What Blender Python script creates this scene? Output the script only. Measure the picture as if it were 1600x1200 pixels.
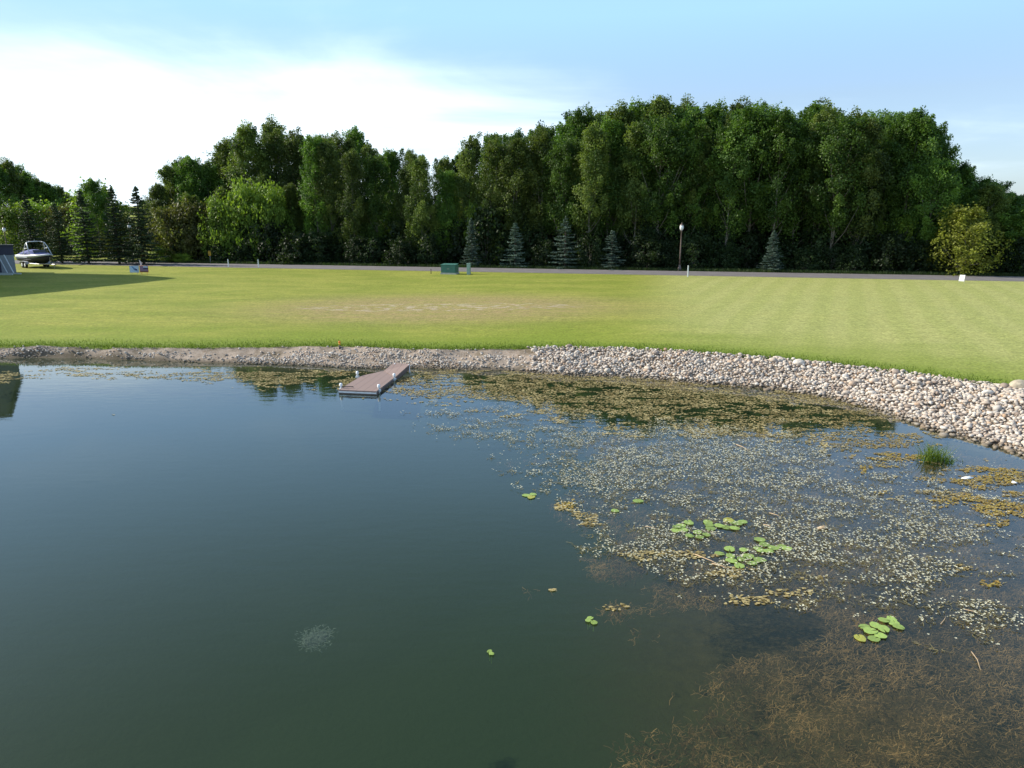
import bpy, bmesh, math, random
import numpy as np
from mathutils import Vector, Matrix
R = math.radians
random.seed(7); rng = np.random.default_rng(7)
scn = bpy.context.scene
for o in list(bpy.data.objects): bpy.data.objects.remove(o)
col = scn.collection

# ------------------------------------------------------------------ camera
CH = 6.0; PITCH = R(13.0); F = 1100.0
cd = bpy.data.cameras.new('camera'); cam = bpy.data.objects.new('camera', cd); col.objects.link(cam)
cam.location = (0, 0, CH); cam.rotation_euler = (R(90) - PITCH, 0, 0)
cd.sensor_width = 36; cd.lens = F / 1600 * 36; cd.clip_start = .1; cd.clip_end = 6000
scn.camera = cam
# ------------------------------------------------------------------ light
SUN_EL = R(31); SUN_FWD = R(14)
to_sun = Vector((-math.cos(SUN_EL) * math.cos(SUN_FWD), math.cos(SUN_EL) * math.sin(SUN_FWD), math.sin(SUN_EL)))
ld = bpy.data.lights.new('sun', 'SUN'); ld.energy = 5.0; ld.angle = R(.55); ld.color = (1, .93, .80)
sun = bpy.data.objects.new('sun', ld); col.objects.link(sun); sun.location = (-60, 20, 60)
sun.rotation_euler = to_sun.to_track_quat('Z', 'Y').to_euler()
scn.view_settings.view_transform = 'Standard'; scn.view_settings.look = 'None'
scn.view_settings.gamma = 1; scn.view_settings.exposure = .55
w = bpy.data.worlds.new('World'); scn.world = w; w.use_nodes = True
def world():
    nt = w.node_tree; N = nt.nodes; L = nt.links; N.clear()
    out = N.new('ShaderNodeOutputWorld'); bg = N.new('ShaderNodeBackground'); bg.inputs[1].default_value = .12
    sky = N.new('ShaderNodeTexSky'); sky.sky_type = 'NISHITA'; sky.sun_disc = False
    sky.sun_elevation = SUN_EL; sky.sun_rotation = math.atan2(to_sun.x, to_sun.y)
    sky.air_density = .9; sky.dust_density = 1.2; sky.ozone_density = 1.6
    tc = N.new('ShaderNodeTexCoord'); sx = N.new('ShaderNodeSeparateXYZ'); L.new(tc.outputs['Generated'], sx.inputs[0])
    def M(op, a, b=None, c=None, clamp=False):
        m = N.new('ShaderNodeMath'); m.operation = op; m.use_clamp = clamp
        for i, v in enumerate((a, b, c)):
            if v is None: continue
            if isinstance(v, (int, float)): m.inputs[i].default_value = v
            else: L.new(v, m.inputs[i])
        return m.outputs[0]
    x, y, z = sx.outputs
    zz = M('ADD', M('MAXIMUM', z, 0.0), .10)
    px = M('DIVIDE', x, zz); py = M('DIVIDE', y, zz)
    cb = N.new('ShaderNodeCombineXYZ'); L.new(px, cb.inputs[0]); L.new(py, cb.inputs[1])
    n1 = N.new('ShaderNodeTexNoise'); n1.inputs['Scale'].default_value = .55; n1.inputs['Detail'].default_value = 7
    n1.inputs['Roughness'].default_value = .55; n1.inputs['Distortion'].default_value = .5
    L.new(cb.outputs[0], n1.inputs['Vector'])
    n2 = N.new('ShaderNodeTexNoise'); n2.inputs['Scale'].default_value = 2.3; n2.inputs['Detail'].default_value = 6
    mp = N.new('ShaderNodeMapping'); mp.inputs['Scale'].default_value = (.35, 1.2, 1); L.new(cb.outputs[0], mp.inputs[0]); L.new(mp.outputs[0], n2.inputs['Vector'])
    # cloud cover grows to the left (towards the sun) and fades with height
    az = M('ARCTAN2', x, y)
    mr = N.new('ShaderNodeMapRange'); mr.inputs['From Min'].default_value = .50; mr.inputs['From Max'].default_value = -.25
    mr.inputs['To Min'].default_value = -.20; mr.inputs['To Max'].default_value = .28; L.new(az, mr.inputs['Value'])
    hi = N.new('ShaderNodeMapRange'); hi.inputs['From Min'].default_value = .13; hi.inputs['From Max'].default_value = .25
    hi.inputs['To Min'].default_value = 0; hi.inputs['To Max'].default_value = -.44; L.new(z, hi.inputs['Value'])
    s = M('ADD', M('ADD', n1.outputs[0], M('MULTIPLY', M('SUBTRACT', n2.outputs[0], .5), .25)), M('ADD', mr.outputs[0], hi.outputs[0]))
    cr = N.new('ShaderNodeMapRange'); cr.interpolation_type = 'SMOOTHSTEP'
    cr.inputs['From Min'].default_value = .30; cr.inputs['From Max'].default_value = .85; cr.inputs['To Min'].default_value = .10; L.new(s, cr.inputs['Value'])
    mix = N.new('ShaderNodeMix'); mix.data_type = 'RGBA'; L.new(cr.outputs[0], mix.inputs['Factor'])
    pale = N.new('ShaderNodeMix'); pale.data_type = 'RGBA'
    pf = N.new('ShaderNodeMapRange'); pf.inputs['From Min'].default_value = .15; pf.inputs['From Max'].default_value = .25; pf.inputs['To Min'].default_value = .16; pf.inputs['To Max'].default_value = .9
    L.new(z, pf.inputs['Value'])
    pg = N.new('ShaderNodeMapRange'); pg.inputs['From Min'].default_value = .36; pg.inputs['From Max'].default_value = .58; pg.inputs['To Min'].default_value = 1; pg.inputs['To Max'].default_value = .15
    L.new(z, pg.inputs['Value']); L.new(M('MULTIPLY', pf.outputs[0], pg.outputs[0]), pale.inputs['Factor'])
    L.new(sky.outputs[0], pale.inputs['A']); pale.inputs['B'].default_value = (2.3, 4.4, 7.6, 1)
    L.new(pale.outputs['Result'], mix.inputs['A']); mix.inputs['B'].default_value = (6.9, 8.1, 9.0, 1)
    L.new(mix.outputs['Result'], bg.inputs[0]); L.new(bg.outputs[0], out.inputs[0])
world()

# ------------------------------------------------------------------ helpers
sp_, cp_ = math.sin(PITCH), math.cos(PITCH)
def ray(px, py):
    dx = px - 800; du = 600 - py
    return dx, F * cp_ + du * sp_, du * cp_ - F * sp_
def onz(px, py, z):                       # pixel of the photograph -> world point on the level z
    x, y, u = ray(px, py); k = (z - CH) / u
    return x * k, y * k
def proj(x, y, z):                        # numpy: world -> photograph pixel
    zz = z - CH; dep = y * cp_ - zz * sp_; up = y * sp_ + zz * cp_
    return 800 + F * x / dep, 600 - F * up / dep
def at_dist(px, py, D):                   # point at forward distance D on that ray
    x, y, u = ray(px, py); k = D / y
    return Vector((x * k, D, CH + u * k))
def hash2(ix, iy, s):
    n = (ix * 374761393 + iy * 668265263 + s * 1442695041) & 0xffffffff
    n = ((n ^ (n >> 13)) * 1274126177) & 0xffffffff
    return ((n ^ (n >> 16)) & 0xffff) / 65535.0
def vnoise(x, y, s=0):
    x = np.asarray(x, float); y = np.asarray(y, float)
    ix = np.floor(x).astype(np.int64); iy = np.floor(y).astype(np.int64)
    fx = x - ix; fy = y - iy; fx = fx * fx * (3 - 2 * fx); fy = fy * fy * (3 - 2 * fy)
    a = hash2(ix, iy, s); b = hash2(ix + 1, iy, s); c = hash2(ix, iy + 1, s); d = hash2(ix + 1, iy + 1, s)
    return (a * (1 - fx) + b * fx) * (1 - fy) + (c * (1 - fx) + d * fx) * fy
def fbm(x, y, s=0, o=4):
    v = 0; a = .5; t = 0
    for k in range(o):
        v = v + a * vnoise(np.asarray(x) * 2 ** k, np.asarray(y) * 2 ** k, s + k * 17); t += a; a *= .55
    return v / t
def sstep(a, b, x):
    t = np.clip((x - a) / (b - a), 0, 1); return t * t * (3 - 2 * t)

def tag(o, label=None, cat=None, group=None, kind=None):
    if label: o['label'] = label
    if cat: o['category'] = cat
    if group: o['group'] = group
    if kind: o['kind'] = kind
    return o
def empty(name, loc, rz=0, **k):
    o = bpy.data.objects.new(name, None); o.empty_display_size = .3; col.objects.link(o)
    o.location = loc; o.rotation_euler = (0, 0, rz); tag(o, **k); return o
def link(name, me, mat=None, parent=None, loc=None, rz=0):
    o = bpy.data.objects.new(name, me); col.objects.link(o)
    if mat is not None and len(me.materials) == 0: me.materials.append(mat)
    if parent: o.parent = parent
    if loc is not None: o.location = loc; o.rotation_euler = (0, 0, rz)
    return o
def mesh_np(name, V, Q, attr=None, smooth=False, mat=None):
    """V (n,3), Q (m,k) equal sized polygons; attr = {name: per-vertex float}"""
    me = bpy.data.meshes.new(name); V = np.asarray(V, np.float32); Q = np.asarray(Q, np.int32); k = Q.shape[1]
    me.vertices.add(len(V)); me.vertices.foreach_set('co', V.ravel())
    me.loops.add(Q.size); me.loops.foreach_set('vertex_index', Q.ravel())
    me.polygons.add(len(Q)); me.polygons.foreach_set('loop_start', np.arange(0, Q.size, k, dtype=np.int32))
    me.update(calc_edges=True)
    me.polygons.foreach_set('use_smooth', np.full(len(Q), smooth))
    if attr:
        for n, a in attr.items():
            t = me.attributes.new(n, 'FLOAT', 'POINT'); t.data.foreach_set('value', np.asarray(a, np.float32))
    if mat: me.materials.append(mat)
    me.validate(); return me
class MB:
    """collects boxes, tubes and lathes into one mesh"""
    def __init__(s): s.bm = bmesh.new()
    def box(s, c, d, rot=None, bev=0):
        r = bmesh.ops.create_cube(s.bm, size=1); vs = r['verts']
        bmesh.ops.scale(s.bm, vec=d, verts=vs)
        if bev:
            es = list({e for v in vs for e in v.link_edges})
            q = bmesh.ops.bevel(s.bm, geom=es, offset=bev, segments=2, affect='EDGES'); vs = list({v for f in q['faces'] for v in f.verts} | {v for v in vs if v.is_valid})
        if rot is not None: bmesh.ops.transform(s.bm, matrix=rot, verts=vs)
        bmesh.ops.translate(s.bm, vec=c, verts=vs); return s
    def tube(s, pts, rad, n=8, cap=True):
        pts = [Vector(p) for p in pts]
        if not hasattr(rad, '__len__'): rad = [rad] * len(pts)
        rings = []
        for i, p in enumerate(pts):
            d = (pts[min(i + 1, len(pts) - 1)] - pts[max(i - 1, 0)]).normalized()
            a = d.orthogonal().normalized() if i == 0 else (a_prev - d * a_prev.dot(d)).normalized()
            a_prev = a; b = d.cross(a)
            rings.append([s.bm.verts.new(p + (a * math.cos(t) + b * math.sin(t)) * rad[i]) for t in [2 * math.pi * k / n for k in range(n)]])
        for r0, r1 in zip(rings, rings[1:]):
            for k in range(n): s.bm.faces.new((r0[k], r0[(k + 1) % n], r1[(k + 1) % n], r1[k]))
        if cap: s.bm.faces.new(list(reversed(rings[0]))); s.bm.faces.new(rings[-1])
        return s
    def lathe(s, prof, n=16, c=(0, 0, 0)):
        return s.tube([(c[0], c[1], c[2] + z) for r, z in prof], [max(r, .001) for r, z in prof], n)
    def poly(s, pts, h=None):
        vs = [s.bm.verts.new(p) for p in pts]; f = s.bm.faces.new(vs)
        if h:
            q = bmesh.ops.extrude_face_region(s.bm, geom=[f]); nv = [v for v in q['geom'] if isinstance(v, bmesh.types.BMVert)]
            bmesh.ops.translate(s.bm, vec=h, verts=nv)
        return s
    def loft(s, secs, cap=True, closed=True):
        rs = [[s.bm.verts.new(p) for p in q] for q in secs]; n = len(rs[0])
        for a, b in zip(rs, rs[1:]):
            for k in range(n if closed else n - 1): s.bm.faces.new((a[k], a[(k + 1) % n], b[(k + 1) % n], b[k]))
        if cap and closed: s.bm.faces.new(list(reversed(rs[0]))); s.bm.faces.new(rs[-1])
        return s
    def build(s, name, mat, parent=None, smooth=False, loc=None, rz=0):
        bmesh.ops.recalc_face_normals(s.bm, faces=s.bm.faces)
        me = bpy.data.meshes.new(name); s.bm.to_mesh(me); s.bm.free()
        for p in me.polygons: p.use_smooth = smooth
        return link(name, me, mat, parent, loc, rz)
def copy_tree(o, parent=None):
    c = o.copy(); col.objects.link(c); c.parent = parent
    for ch in KIDS.get(o.name, ()): copy_tree(ch, c)
    return c
KIDS = {}
def kids(o):
    """remember the children once (obj.children is slow in big scenes)"""
    def rec(p):
        KIDS[p.name] = [q for q in bpy.data.objects if q.parent == p]
        for q in KIDS[p.name]: rec(q)
    rec(o); return o

# ------------------------------------------------------------------ materials
def nodemat(name):
    m = bpy.data.materials.new(name); m.use_nodes = True
    return m, m.node_tree.nodes, m.node_tree.links, m.node_tree.nodes['Principled BSDF']
def simple(name, c, rough=.6, metal=0, var=.12, scale=6, spec=.4, bump=0):
    m, N, L, b = nodemat(name)
    b.inputs['Roughness'].default_value = rough; b.inputs['Metallic'].default_value = metal
    b.inputs['Specular IOR Level'].default_value = spec
    tc = N.new('ShaderNodeTexCoord'); n = N.new('ShaderNodeTexNoise'); n.inputs['Scale'].default_value = scale; n.inputs['Detail'].default_value = 5
    L.new(tc.outputs['Object'], n.inputs['Vector'])
    r = N.new('ShaderNodeMapRange'); r.inputs['From Min'].default_value = .3; r.inputs['From Max'].default_value = .7
    r.inputs['To Min'].default_value = 1 - var; r.inputs['To Max'].default_value = 1 + var; L.new(n.outputs[0], r.inputs['Value'])
    v = N.new('ShaderNodeVectorMath'); v.operation = 'SCALE'; v.inputs[0].default_value = c[:3]; L.new(r.outputs[0], v.inputs['Scale'])
    L.new(v.outputs[0], b.inputs['Base Color'])
    if bump:
        bp = N.new('ShaderNodeBump'); bp.inputs['Strength'].default_value = bump; bp.inputs['Distance'].default_value = .02
        L.new(n.outputs[0], bp.inputs['Height']); L.new(bp.outputs[0], b.inputs['Normal'])
    return m
def leafmat(name, c1, c2, trans=.35, rough=.55, objvar=.34):
    """foliage: colour runs c1..c2 with the per-clump attribute and from plant to plant"""
    m, N, L, b = nodemat(name); out = N['Material Output']
    at = N.new('ShaderNodeAttribute'); at.attribute_name = 'tone'
    oi = N.new('ShaderNodeObjectInfo')
    mix = N.new('ShaderNodeMix'); mix.data_type = 'RGBA'; mix.inputs['A'].default_value = (*c1, 1); mix.inputs['B'].default_value = (*c2, 1)
    L.new(at.outputs['Fac'], mix.inputs['Factor'])
    r = N.new('ShaderNodeMapRange'); r.inputs['To Min'].default_value = 1 - objvar; r.inputs['To Max'].default_value = 1 + objvar; L.new(oi.outputs['Random'], r.inputs['Value'])
    v = N.new('ShaderNodeVectorMath'); v.operation = 'SCALE'; L.new(mix.outputs['Result'], v.inputs[0]); L.new(r.outputs[0], v.inputs['Scale'])
    L.new(v.outputs[0], b.inputs['Base Color']); b.inputs['Roughness'].default_value = rough; b.inputs['Specular IOR Level'].default_value = .25
    tr = N.new('ShaderNodeBsdfTranslucent'); v2 = N.new('ShaderNodeVectorMath'); v2.operation = 'MULTIPLY'; v2.inputs[1].default_value = (1.25, 1.35, .5)
    L.new(v.outputs[0], v2.inputs[0]); L.new(v2.outputs[0], tr.inputs[0])
    ms = N.new('ShaderNodeMixShader'); ms.inputs[0].default_value = trans; L.new(b.outputs[0], ms.inputs[1]); L.new(tr.outputs[0], ms.inputs[2])
    L.new(ms.outputs[0], out.inputs['Surface']); return m
M_ = dict(
    bark=simple('poplar bark', (.17, .155, .12), .9, var=.35, scale=3),
    sbark=simple('spruce bark', (.07, .05, .038), .9, var=.3),
    poplar=leafmat('poplar leaves', (.034, .080, .014), (.130, .225, .032)),
    poplar2=leafmat('olive poplar leaves', (.046, .080, .018), (.150, .195, .040)),
    bright=leafmat('light green leaves', (.085, .15, .02), (.20, .28, .04), .4),
    olive=leafmat('olive bush leaves', (.075, .075, .025), (.125, .14, .03)),
    yellow=leafmat('yellow green leaves', (.20, .22, .030), (.38, .42, .065), .4),
    under=leafmat('undergrowth leaves', (.018, .036, .012), (.038, .065, .018)),
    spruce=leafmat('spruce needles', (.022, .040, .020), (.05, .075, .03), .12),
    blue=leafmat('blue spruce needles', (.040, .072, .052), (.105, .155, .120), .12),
    blade=leafmat('lawn blades', (.09, .15, .018), (.17, .23, .03), .35),
    reed=leafmat('reed blades', (.09, .15, .02), (.19, .27, .04), .35),
    white=simple('white paint', (.78, .79, .78), .45, var=.06),
    alu=simple('painted aluminium', (.62, .66, .68), .4, .3, var=.08),
    pole=simple('bronze painted lamp post', (.16, .12, .10), .5, .2),
    globe=simple('frosted lamp globe', (.75, .76, .74), .25, var=.03),
    teal=simple('green painted steel cabinet', (.045, .15, .115), .5, var=.12, scale=3),
    pad=simple('pale concrete pad', (.42, .42, .38), .8),
    ped=simple('grey green plastic pedestal', (.25, .36, .31), .5, var=.08),
    black=simple('black plastic', (.02, .02, .022), .5),
    yel=simple('yellow reflective sheet', (.62, .36, .02), .5, var=.1),
    orange=simple('orange plastic', (.75, .19, .02), .5),
    steel=simple('galvanised steel', (.35, .35, .34), .4, .7),
    navy=simple('navy gelcoat', (.012, .016, .04), .45, var=.05, spec=.25),
    gel=simple('white gelcoat', (.50, .54, .62), .35, var=.04, spec=.6),
    cover=simple('blue grey boat cover cloth', (.08, .10, .26), .85, var=.2, scale=4),
    rubber=simple('tyre rubber', (.02, .02, .02), .8),
    sidingn=simple('navy siding', (.035, .035, .06), .6, var=.1),
    sidingg=simple('grey siding', (.22, .24, .26), .7, var=.1),
    stucco=simple('dark grey house siding', (.10, .10, .11), .8),
    roofm=simple('dark shingles', (.05, .05, .055), .9, var=.3, scale=10),
    red=simple('faded red plastic', (.30, .06, .05), .5),
    glass=simple('dark window glass', (.02, .025, .03), .08, var=.02, spec=.7),
    lily=leafmat('lily leaf', (.26, .36, .085), (.26, .36, .085), .12, .38, .24),
    lilyy=simple('yellowing lily leaf', (.30, .30, .04), .4, var=.2, scale=4, spec=.5),
    stick=simple('dead bleached stem', (.38, .28, .17), .8, var=.2),
    straw=simple('dry reed straw', (.36, .30, .17), .8, var=.2),
    petal=simple('white petals', (.56, .54, .38), .7, var=.25, scale=.8),
)

# ------------------------------------------------------------------ terrain curves
shore_px = [(0,559),(50,558),(120,559),(200,562),(300,566),(400,569),(470,571),(560,576),(650,575),(700,577),(794,579),(830,582),(887,586),(981,588),(1030,593),(1075,598),(1150,603),(1200,607),(1234,612),(1280,619),(1319,627),(1360,638),(1403,652),(1459,672),(1515,686),(1560,698),(1600,711)]
edge_px = [(0,541),(100,541),(200,543),(300,543),(400,542),(480,540),(560,541),(650,545),(750,545),(830,544),(900,544),(1000,547),(1100,552),(1200,560),(1300,570),(1400,582),(1500,596),(1540,601),(1600,611)]
ZB = .95
def zb_px(px): return float(np.interp(px, [0, 400, 800, 1100], [.42, .46, .58, .75]))
shore = [onz(a, b, 0) for a, b in shore_px]; edge = [onz(a, b, zb_px(a)) for a, b in edge_px]
shore = [(-400, 33), (-96, 32.2), (-48, 31.7)] + shore + [(14.1, 15.6), (14.6, 12), (15, 7.2), (15.6, 0), (18, -30), (36, -120), (56, -400)]
edge = [(-400, 34.6), (-96, 33.6), (-48, 32.5)] + edge + [(17.1, 19), (18.1, 14.5), (18.8, 8), (19.5, 0), (22, -30), (41, -120), (61, -400)]
shore = np.array(shore); edge = np.array(edge)
def pdist(P, line):
    """signed distance to a polyline (positive on its left side when walking = land side here)"""
    best = np.full(len(P), 1e9); sgn = np.ones(len(P))
    for a, b in zip(line[:-1], line[1:]):
        d = b - a; L2 = (d ** 2).sum(); t = np.clip(((P - a) @ d) / L2, 0, 1)
        q = P - (a + t[:, None] * d); r = np.hypot(q[:, 0], q[:, 1])
        s = np.sign(d[0] * (P[:, 1] - a[1]) - d[1] * (P[:, 0] - a[0]))
        m = r < best - 1e-9; best = np.where(m, r, best); sgn = np.where(m, s, sgn)
    return best * sgn
ZR = 1.0
nearpx = [(180,415.5),(440,418.5),(640,422.2),(860,426),(1140,431.8),(1600,440)]
np_ = np.array([onz(a, b, ZR) for a, b in nearpx]); kx, k0 = np.polyfit(np_[:, 0], np_[:, 1], 1)
farp = np.array([onz(a, b, ZR) for a, b in [(180,410.3),(440,412.8),(640,416.8),(860,420.6),(1140,426),(1600,435)]])
kf, kf0 = np.polyfit(farp[:, 0], farp[:, 1], 1)
RN = 1 / math.hypot(1, kx)
def road_d(x, y): return (k0 + kx * x - y) * RN        # >0: on the pond side of the road's near edge
RW = float(np.mean([-road_d(a, b) for a, b in farp])); RW = max(5.5, min(RW, 7.5))
print('road slope', kx, 'near at x=0', k0, 'width', RW)
def height(x, y, rough=True):
    x = np.atleast_1d(np.asarray(x, float)); y = np.atleast_1d(np.asarray(y, float)); P = np.stack([x, y], 1)
    ds = pdist(P, shore); de = pdist(P, edge); dr = road_d(x, y)
    u = np.clip(ds / np.maximum(ds - de, 1e-3), 0, 1)
    zb = np.interp(x, [-24, -10, 0, 7], [.42, .46, .58, .75]); bank = zb * (u ** .8)
    if rough: bank = bank + sstep(0, .3, u) * sstep(1.0, .8, u) * (fbm(x * .9, y * .9, 5) - .5) * .45
    dl = np.maximum(de, 0); s = dl / (dl + np.maximum(dr, .01))
    lawn = zb + (ZR - zb) * np.where(dr > 0, s ** .85, 1)
    right = (x > 17.5) & (y < 21)
    lawn = np.where(right, zb + np.minimum(dl * .045, ZR - zb), lawn)
    if rough: lawn = lawn + (fbm(x * .12, y * .12, 9) - .5) * .16 * sstep(0, 3, dl) * sstep(0, 6, dr) * (dr > 0)
    bed = -np.minimum(.28 * (-ds) ** .8 if False else .26 * np.maximum(-ds, 0) ** .72, 2.2)
    far = ZR + sstep(120, 420, y) * 9 + sstep(400, 1500, y) * 25
    z = np.where(ds < 0, bed, np.where(de < 0, bank, lawn))
    return np.where(y > 110, far + (fbm(x * .01, y * .01, 3) - .5) * 6 * sstep(110, 300, y), z), ds, de, u
def H(x, y): return float(height([x], [y])[0][0])
def ground_at(px, py):
    z = .8
    for _ in range(25):
        x, y = onz(px, py, z); z = .5 * z + .5 * H(x, y)
    x, y = onz(px, py, z); return Vector((x, y, z))
def gspace(lo, hi, step, far_lo, far_hi, g=1.22):
    a = list(np.arange(lo, hi, step)); s = step
    while a[-1] < far_hi: s *= g; a.append(a[-1] + s)
    s = step; b = []; c = lo
    while c > far_lo: s *= g; c -= s; b.append(c)
    return np.array(b[::-1] + a)
gx = gspace(-46, 44, .33, -1800, 1800); gy = gspace(6, 80, .33, -500, 2600)
GX, GY = np.meshgrid(gx, gy); gxf, gyf = GX.ravel(), GY.ravel()
gz, gds, gde, gu = height(gxf, gyf)
nx, ny = len(gx), len(gy)
idx = np.arange(nx * ny).reshape(ny, nx)
quads = np.stack([idx[:-1, :-1], idx[:-1, 1:], idx[1:, 1:], idx[1:, :-1]], -1).reshape(-1, 4)
ppx, ppy = proj(gxf, np.maximum(gyf, 1), gz)
def blobf(px, py, cx, cy, rx, ry): return np.exp(-(((px - cx) / rx) ** 2 + ((py - cy) / ry) ** 2))
# wear and dryness of the turf, laid out on the ground
dcx, dcy = ground_at(690, 480)[:2]
dry = np.exp(-(((gxf - dcx) / 13) ** 2 + ((gyf - dcy) / 7.5) ** 2)) * 1.1
rx_, ry_ = ground_at(1350, 480)[:2]
pale = sstep(5, 14, gxf - .2 * (gyf - 45)) * .9
soil = sstep(.35, .7, np.exp(-(((gxf - dcx) / 11) ** 2 + ((gyf - dcy) / 2.2) ** 2)))
roadedge = np.exp(-np.maximum(road_d(gxf, gyf), 0) / 1.2)
brown = np.exp(-(((gxf - 9.6) / 7.2) ** 2 + ((gyf - 9.6) / 11) ** 2))
fl = ((road_d(gxf, gyf) < -RW - 1.0)).astype(float)      # forest litter, run out over the verge to darken it like tree shade
fl *= sstep(-48, -36, gxf + .2 * (gyf - 80))
attrs = dict(u=gu, edge=gde, shore=gds, dry=dry, pale=pale, soil=soil, brown=brown, litter=fl)
def groundmat():
    m, N, L, b = nodemat('lawn and bank'); b.inputs['Roughness'].default_value = .9; b.inputs['Specular IOR Level'].default_value = .15
    geo = N.new('ShaderNodeNewGeometry'); P = geo.outputs['Position']
    def A(n): a = N.new('ShaderNodeAttribute'); a.attribute_name = n; return a.outputs['Fac']
    def noise(sc, det=5, map_=None, ro=.55, dist=0):
        n = N.new('ShaderNodeTexNoise'); n.inputs['Scale'].default_value = sc; n.inputs['Detail'].default_value = det; n.inputs['Roughness'].default_value = ro; n.inputs['Distortion'].default_value = dist
        if map_:
            mp = N.new('ShaderNodeMapping'); mp.inputs['Scale'].default_value = map_; mp.inputs['Rotation'].default_value = (0, 0, R(12)); L.new(P, mp.inputs[0]); L.new(mp.outputs[0], n.inputs['Vector'])
        else: L.new(P, n.inputs['Vector'])
        return n.outputs[0]
    def Mt(op, a, c=None, cl=False):
        q = N.new('ShaderNodeMath'); q.operation = op; q.use_clamp = cl
        for i, v in enumerate((a, c)):
            if v is None: continue
            if isinstance(v, (int, float)): q.inputs[i].default_value = v
            else: L.new(v, q.inputs[i])
        return q.outputs[0]
    def mr(v, a, c, lo=0, hi=1):
        q = N.new('ShaderNodeMapRange'); q.interpolation_type = 'SMOOTHSTEP'; q.inputs['From Min'].default_value = a; q.inputs['From Max'].default_value = c
        q.inputs['To Min'].default_value = lo; q.inputs['To Max'].default_value = hi; L.new(v, q.inputs['Value']); return q.outputs[0]
    def mix(f, a, c):
        q = N.new('ShaderNodeMix'); q.data_type = 'RGBA'
        L.new(f, q.inputs['Factor'])
        for n, v in (('A', a), ('B', c)):
            if isinstance(v, tuple): q.inputs[n].default_value = (*v, 1)
            else: L.new(v, q.inputs[n])
        return q.outputs['Result']
    big = noise(.18, 4, (1, 2.2, 1)); mid = noise(1.3, 5, (1, 2.5, 1)); fine = noise(9, 6, None, .7); grit = noise(26, 3, None, .7)
    c = mix(mr(big, .35, .65), (.180, .212, .028), (.275, .275, .050))
    c = mix(mr(mid, .3, .7, 0, .38), c, (.160, .190, .024))
    c = mix(mr(A('pale'), 0, 1, 0, .75), c, (.345, .345, .13))
    dm = Mt('MULTIPLY', mr(A('dry'), .1, .9), mr(Mt('ADD', Mt('MULTIPLY', mid, .5), Mt('MULTIPLY', fine, .5)), .36, .58, .35, 1))
    c = mix(Mt('MULTIPLY', dm, .9), c, (.29, .215, .10))
    sm = Mt('MULTIPLY', mr(A('soil'), .1, .8), mr(noise(1.1, 7, (1, 2.6, 1), .72), .53, .58))
    c = mix(Mt('MULTIPLY', sm, .75), c, (.44, .365, .29))
    # mowing lines: long arcs on the right of the lawn, straight lines on the left
    wv = N.new('ShaderNodeTexWave'); wv.wave_type = 'BANDS'; wv.bands_direction = 'X'; wv.inputs['Scale'].default_value = .16; wv.inputs['Distortion'].default_value = 2.0; wv.inputs['Detail'].default_value = 2; wv.inputs['Detail Scale'].default_value = .4
    mp = N.new('ShaderNodeMapping'); mp.inputs['Rotation'].default_value = (0, 0, R(25)); L.new(P, mp.inputs[0]); L.new(mp.outputs[0], wv.inputs['Vector'])
    c = mix(Mt('MULTIPLY', mr(wv.outputs['Fac'], .15, .85), mr(A('pale'), .3, 1, 0, .36)), c, (.235, .265, .065))
    w2 = N.new('ShaderNodeTexWave'); w2.bands_direction = 'Y'; w2.inputs['Scale'].default_value = .23; w2.inputs['Distortion'].default_value = 7.5; w2.inputs['Detail'].default_value = 2
    mp2 = N.new('ShaderNodeMapping'); mp2.inputs['Rotation'].default_value = (0, 0, R(9)); L.new(P, mp2.inputs[0]); L.new(mp2.outputs[0], w2.inputs['Vector'])
    c = mix(Mt('MULTIPLY', mr(w2.outputs['Fac'], .2, .8, 0, .22), Mt('MULTIPLY', mr(big, .42, .62), Mt('SUBTRACT', 1.0, Mt('MULTIPLY', A('pale'), .8)))), c, (.12, .17, .02))
    tuf = noise(2.6, 6, (1, 1.1, 1), .68); sc0 = N.new('ShaderNodeVectorMath'); sc0.operation = 'SCALE'; L.new(c, sc0.inputs[0]); L.new(mr(tuf, .3, .7, .86, 1.12), sc0.inputs['Scale']); c = sc0.outputs[0]
    # longer, darker grass along the top of the bank
    eb = mr(Mt('ADD', A('edge'), Mt('MULTIPLY', Mt('SUBTRACT', mid, .5), 2.5)), 2.6, .4, 0, .8)
    c = mix(eb, c, (.085, .15, .014))
    eb2 = mr(Mt('ADD', A('edge'), Mt('MULTIPLY', Mt('SUBTRACT', big, .5), 9.0)), 9.0, 1.0, 0, .62)
    c = mix(eb2, c, (.155, .205, .020))
    fv = mr(fine, .25, .75, .62, 1.38)
    sc = N.new('ShaderNodeVectorMath'); sc.operation = 'SCALE'; L.new(c, sc.inputs[0]); L.new(fv, sc.inputs['Scale']); c = sc.outputs[0]
    c = mix(mr(A('litter'), .2, .9), c, (.035, .033, .02))  # litter brown; on the verge this dark colour stands in for tree shade
    # bank soil
    so = mix(mr(noise(2.2, 6), .35, .65), (.17, .125, .085), (.32, .245, .18))
    so = mix(mr(grit, .42, .62, 0, .6), so, (.42, .37, .32))
    so = mix(mr(noise(.8, 5, None, .65), .50, .62, 0, .75), so, (.12, .095, .06))
    bm = mr(Mt('ADD', A('edge'), Mt('MULTIPLY', Mt('SUBTRACT', noise(3.0, 5), .5), .5)), .06, -.08)
    c = mix(bm, c, so)
    # wet line, then mud under water
    c = mix(mr(A('shore'), .35, .0, 0, .8), c, (.06, .05, .03))
    mud = mix(mr(A('brown'), .15, .8), (.020, .036, .014), (.105, .066, .032))
    mud = mix(Mt('MULTIPLY', mr(A('brown'), .1, .5), mr(noise(3.5, 6, None, .7), .35, .7, 0, .7)), mud, (.03, .028, .016))
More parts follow.
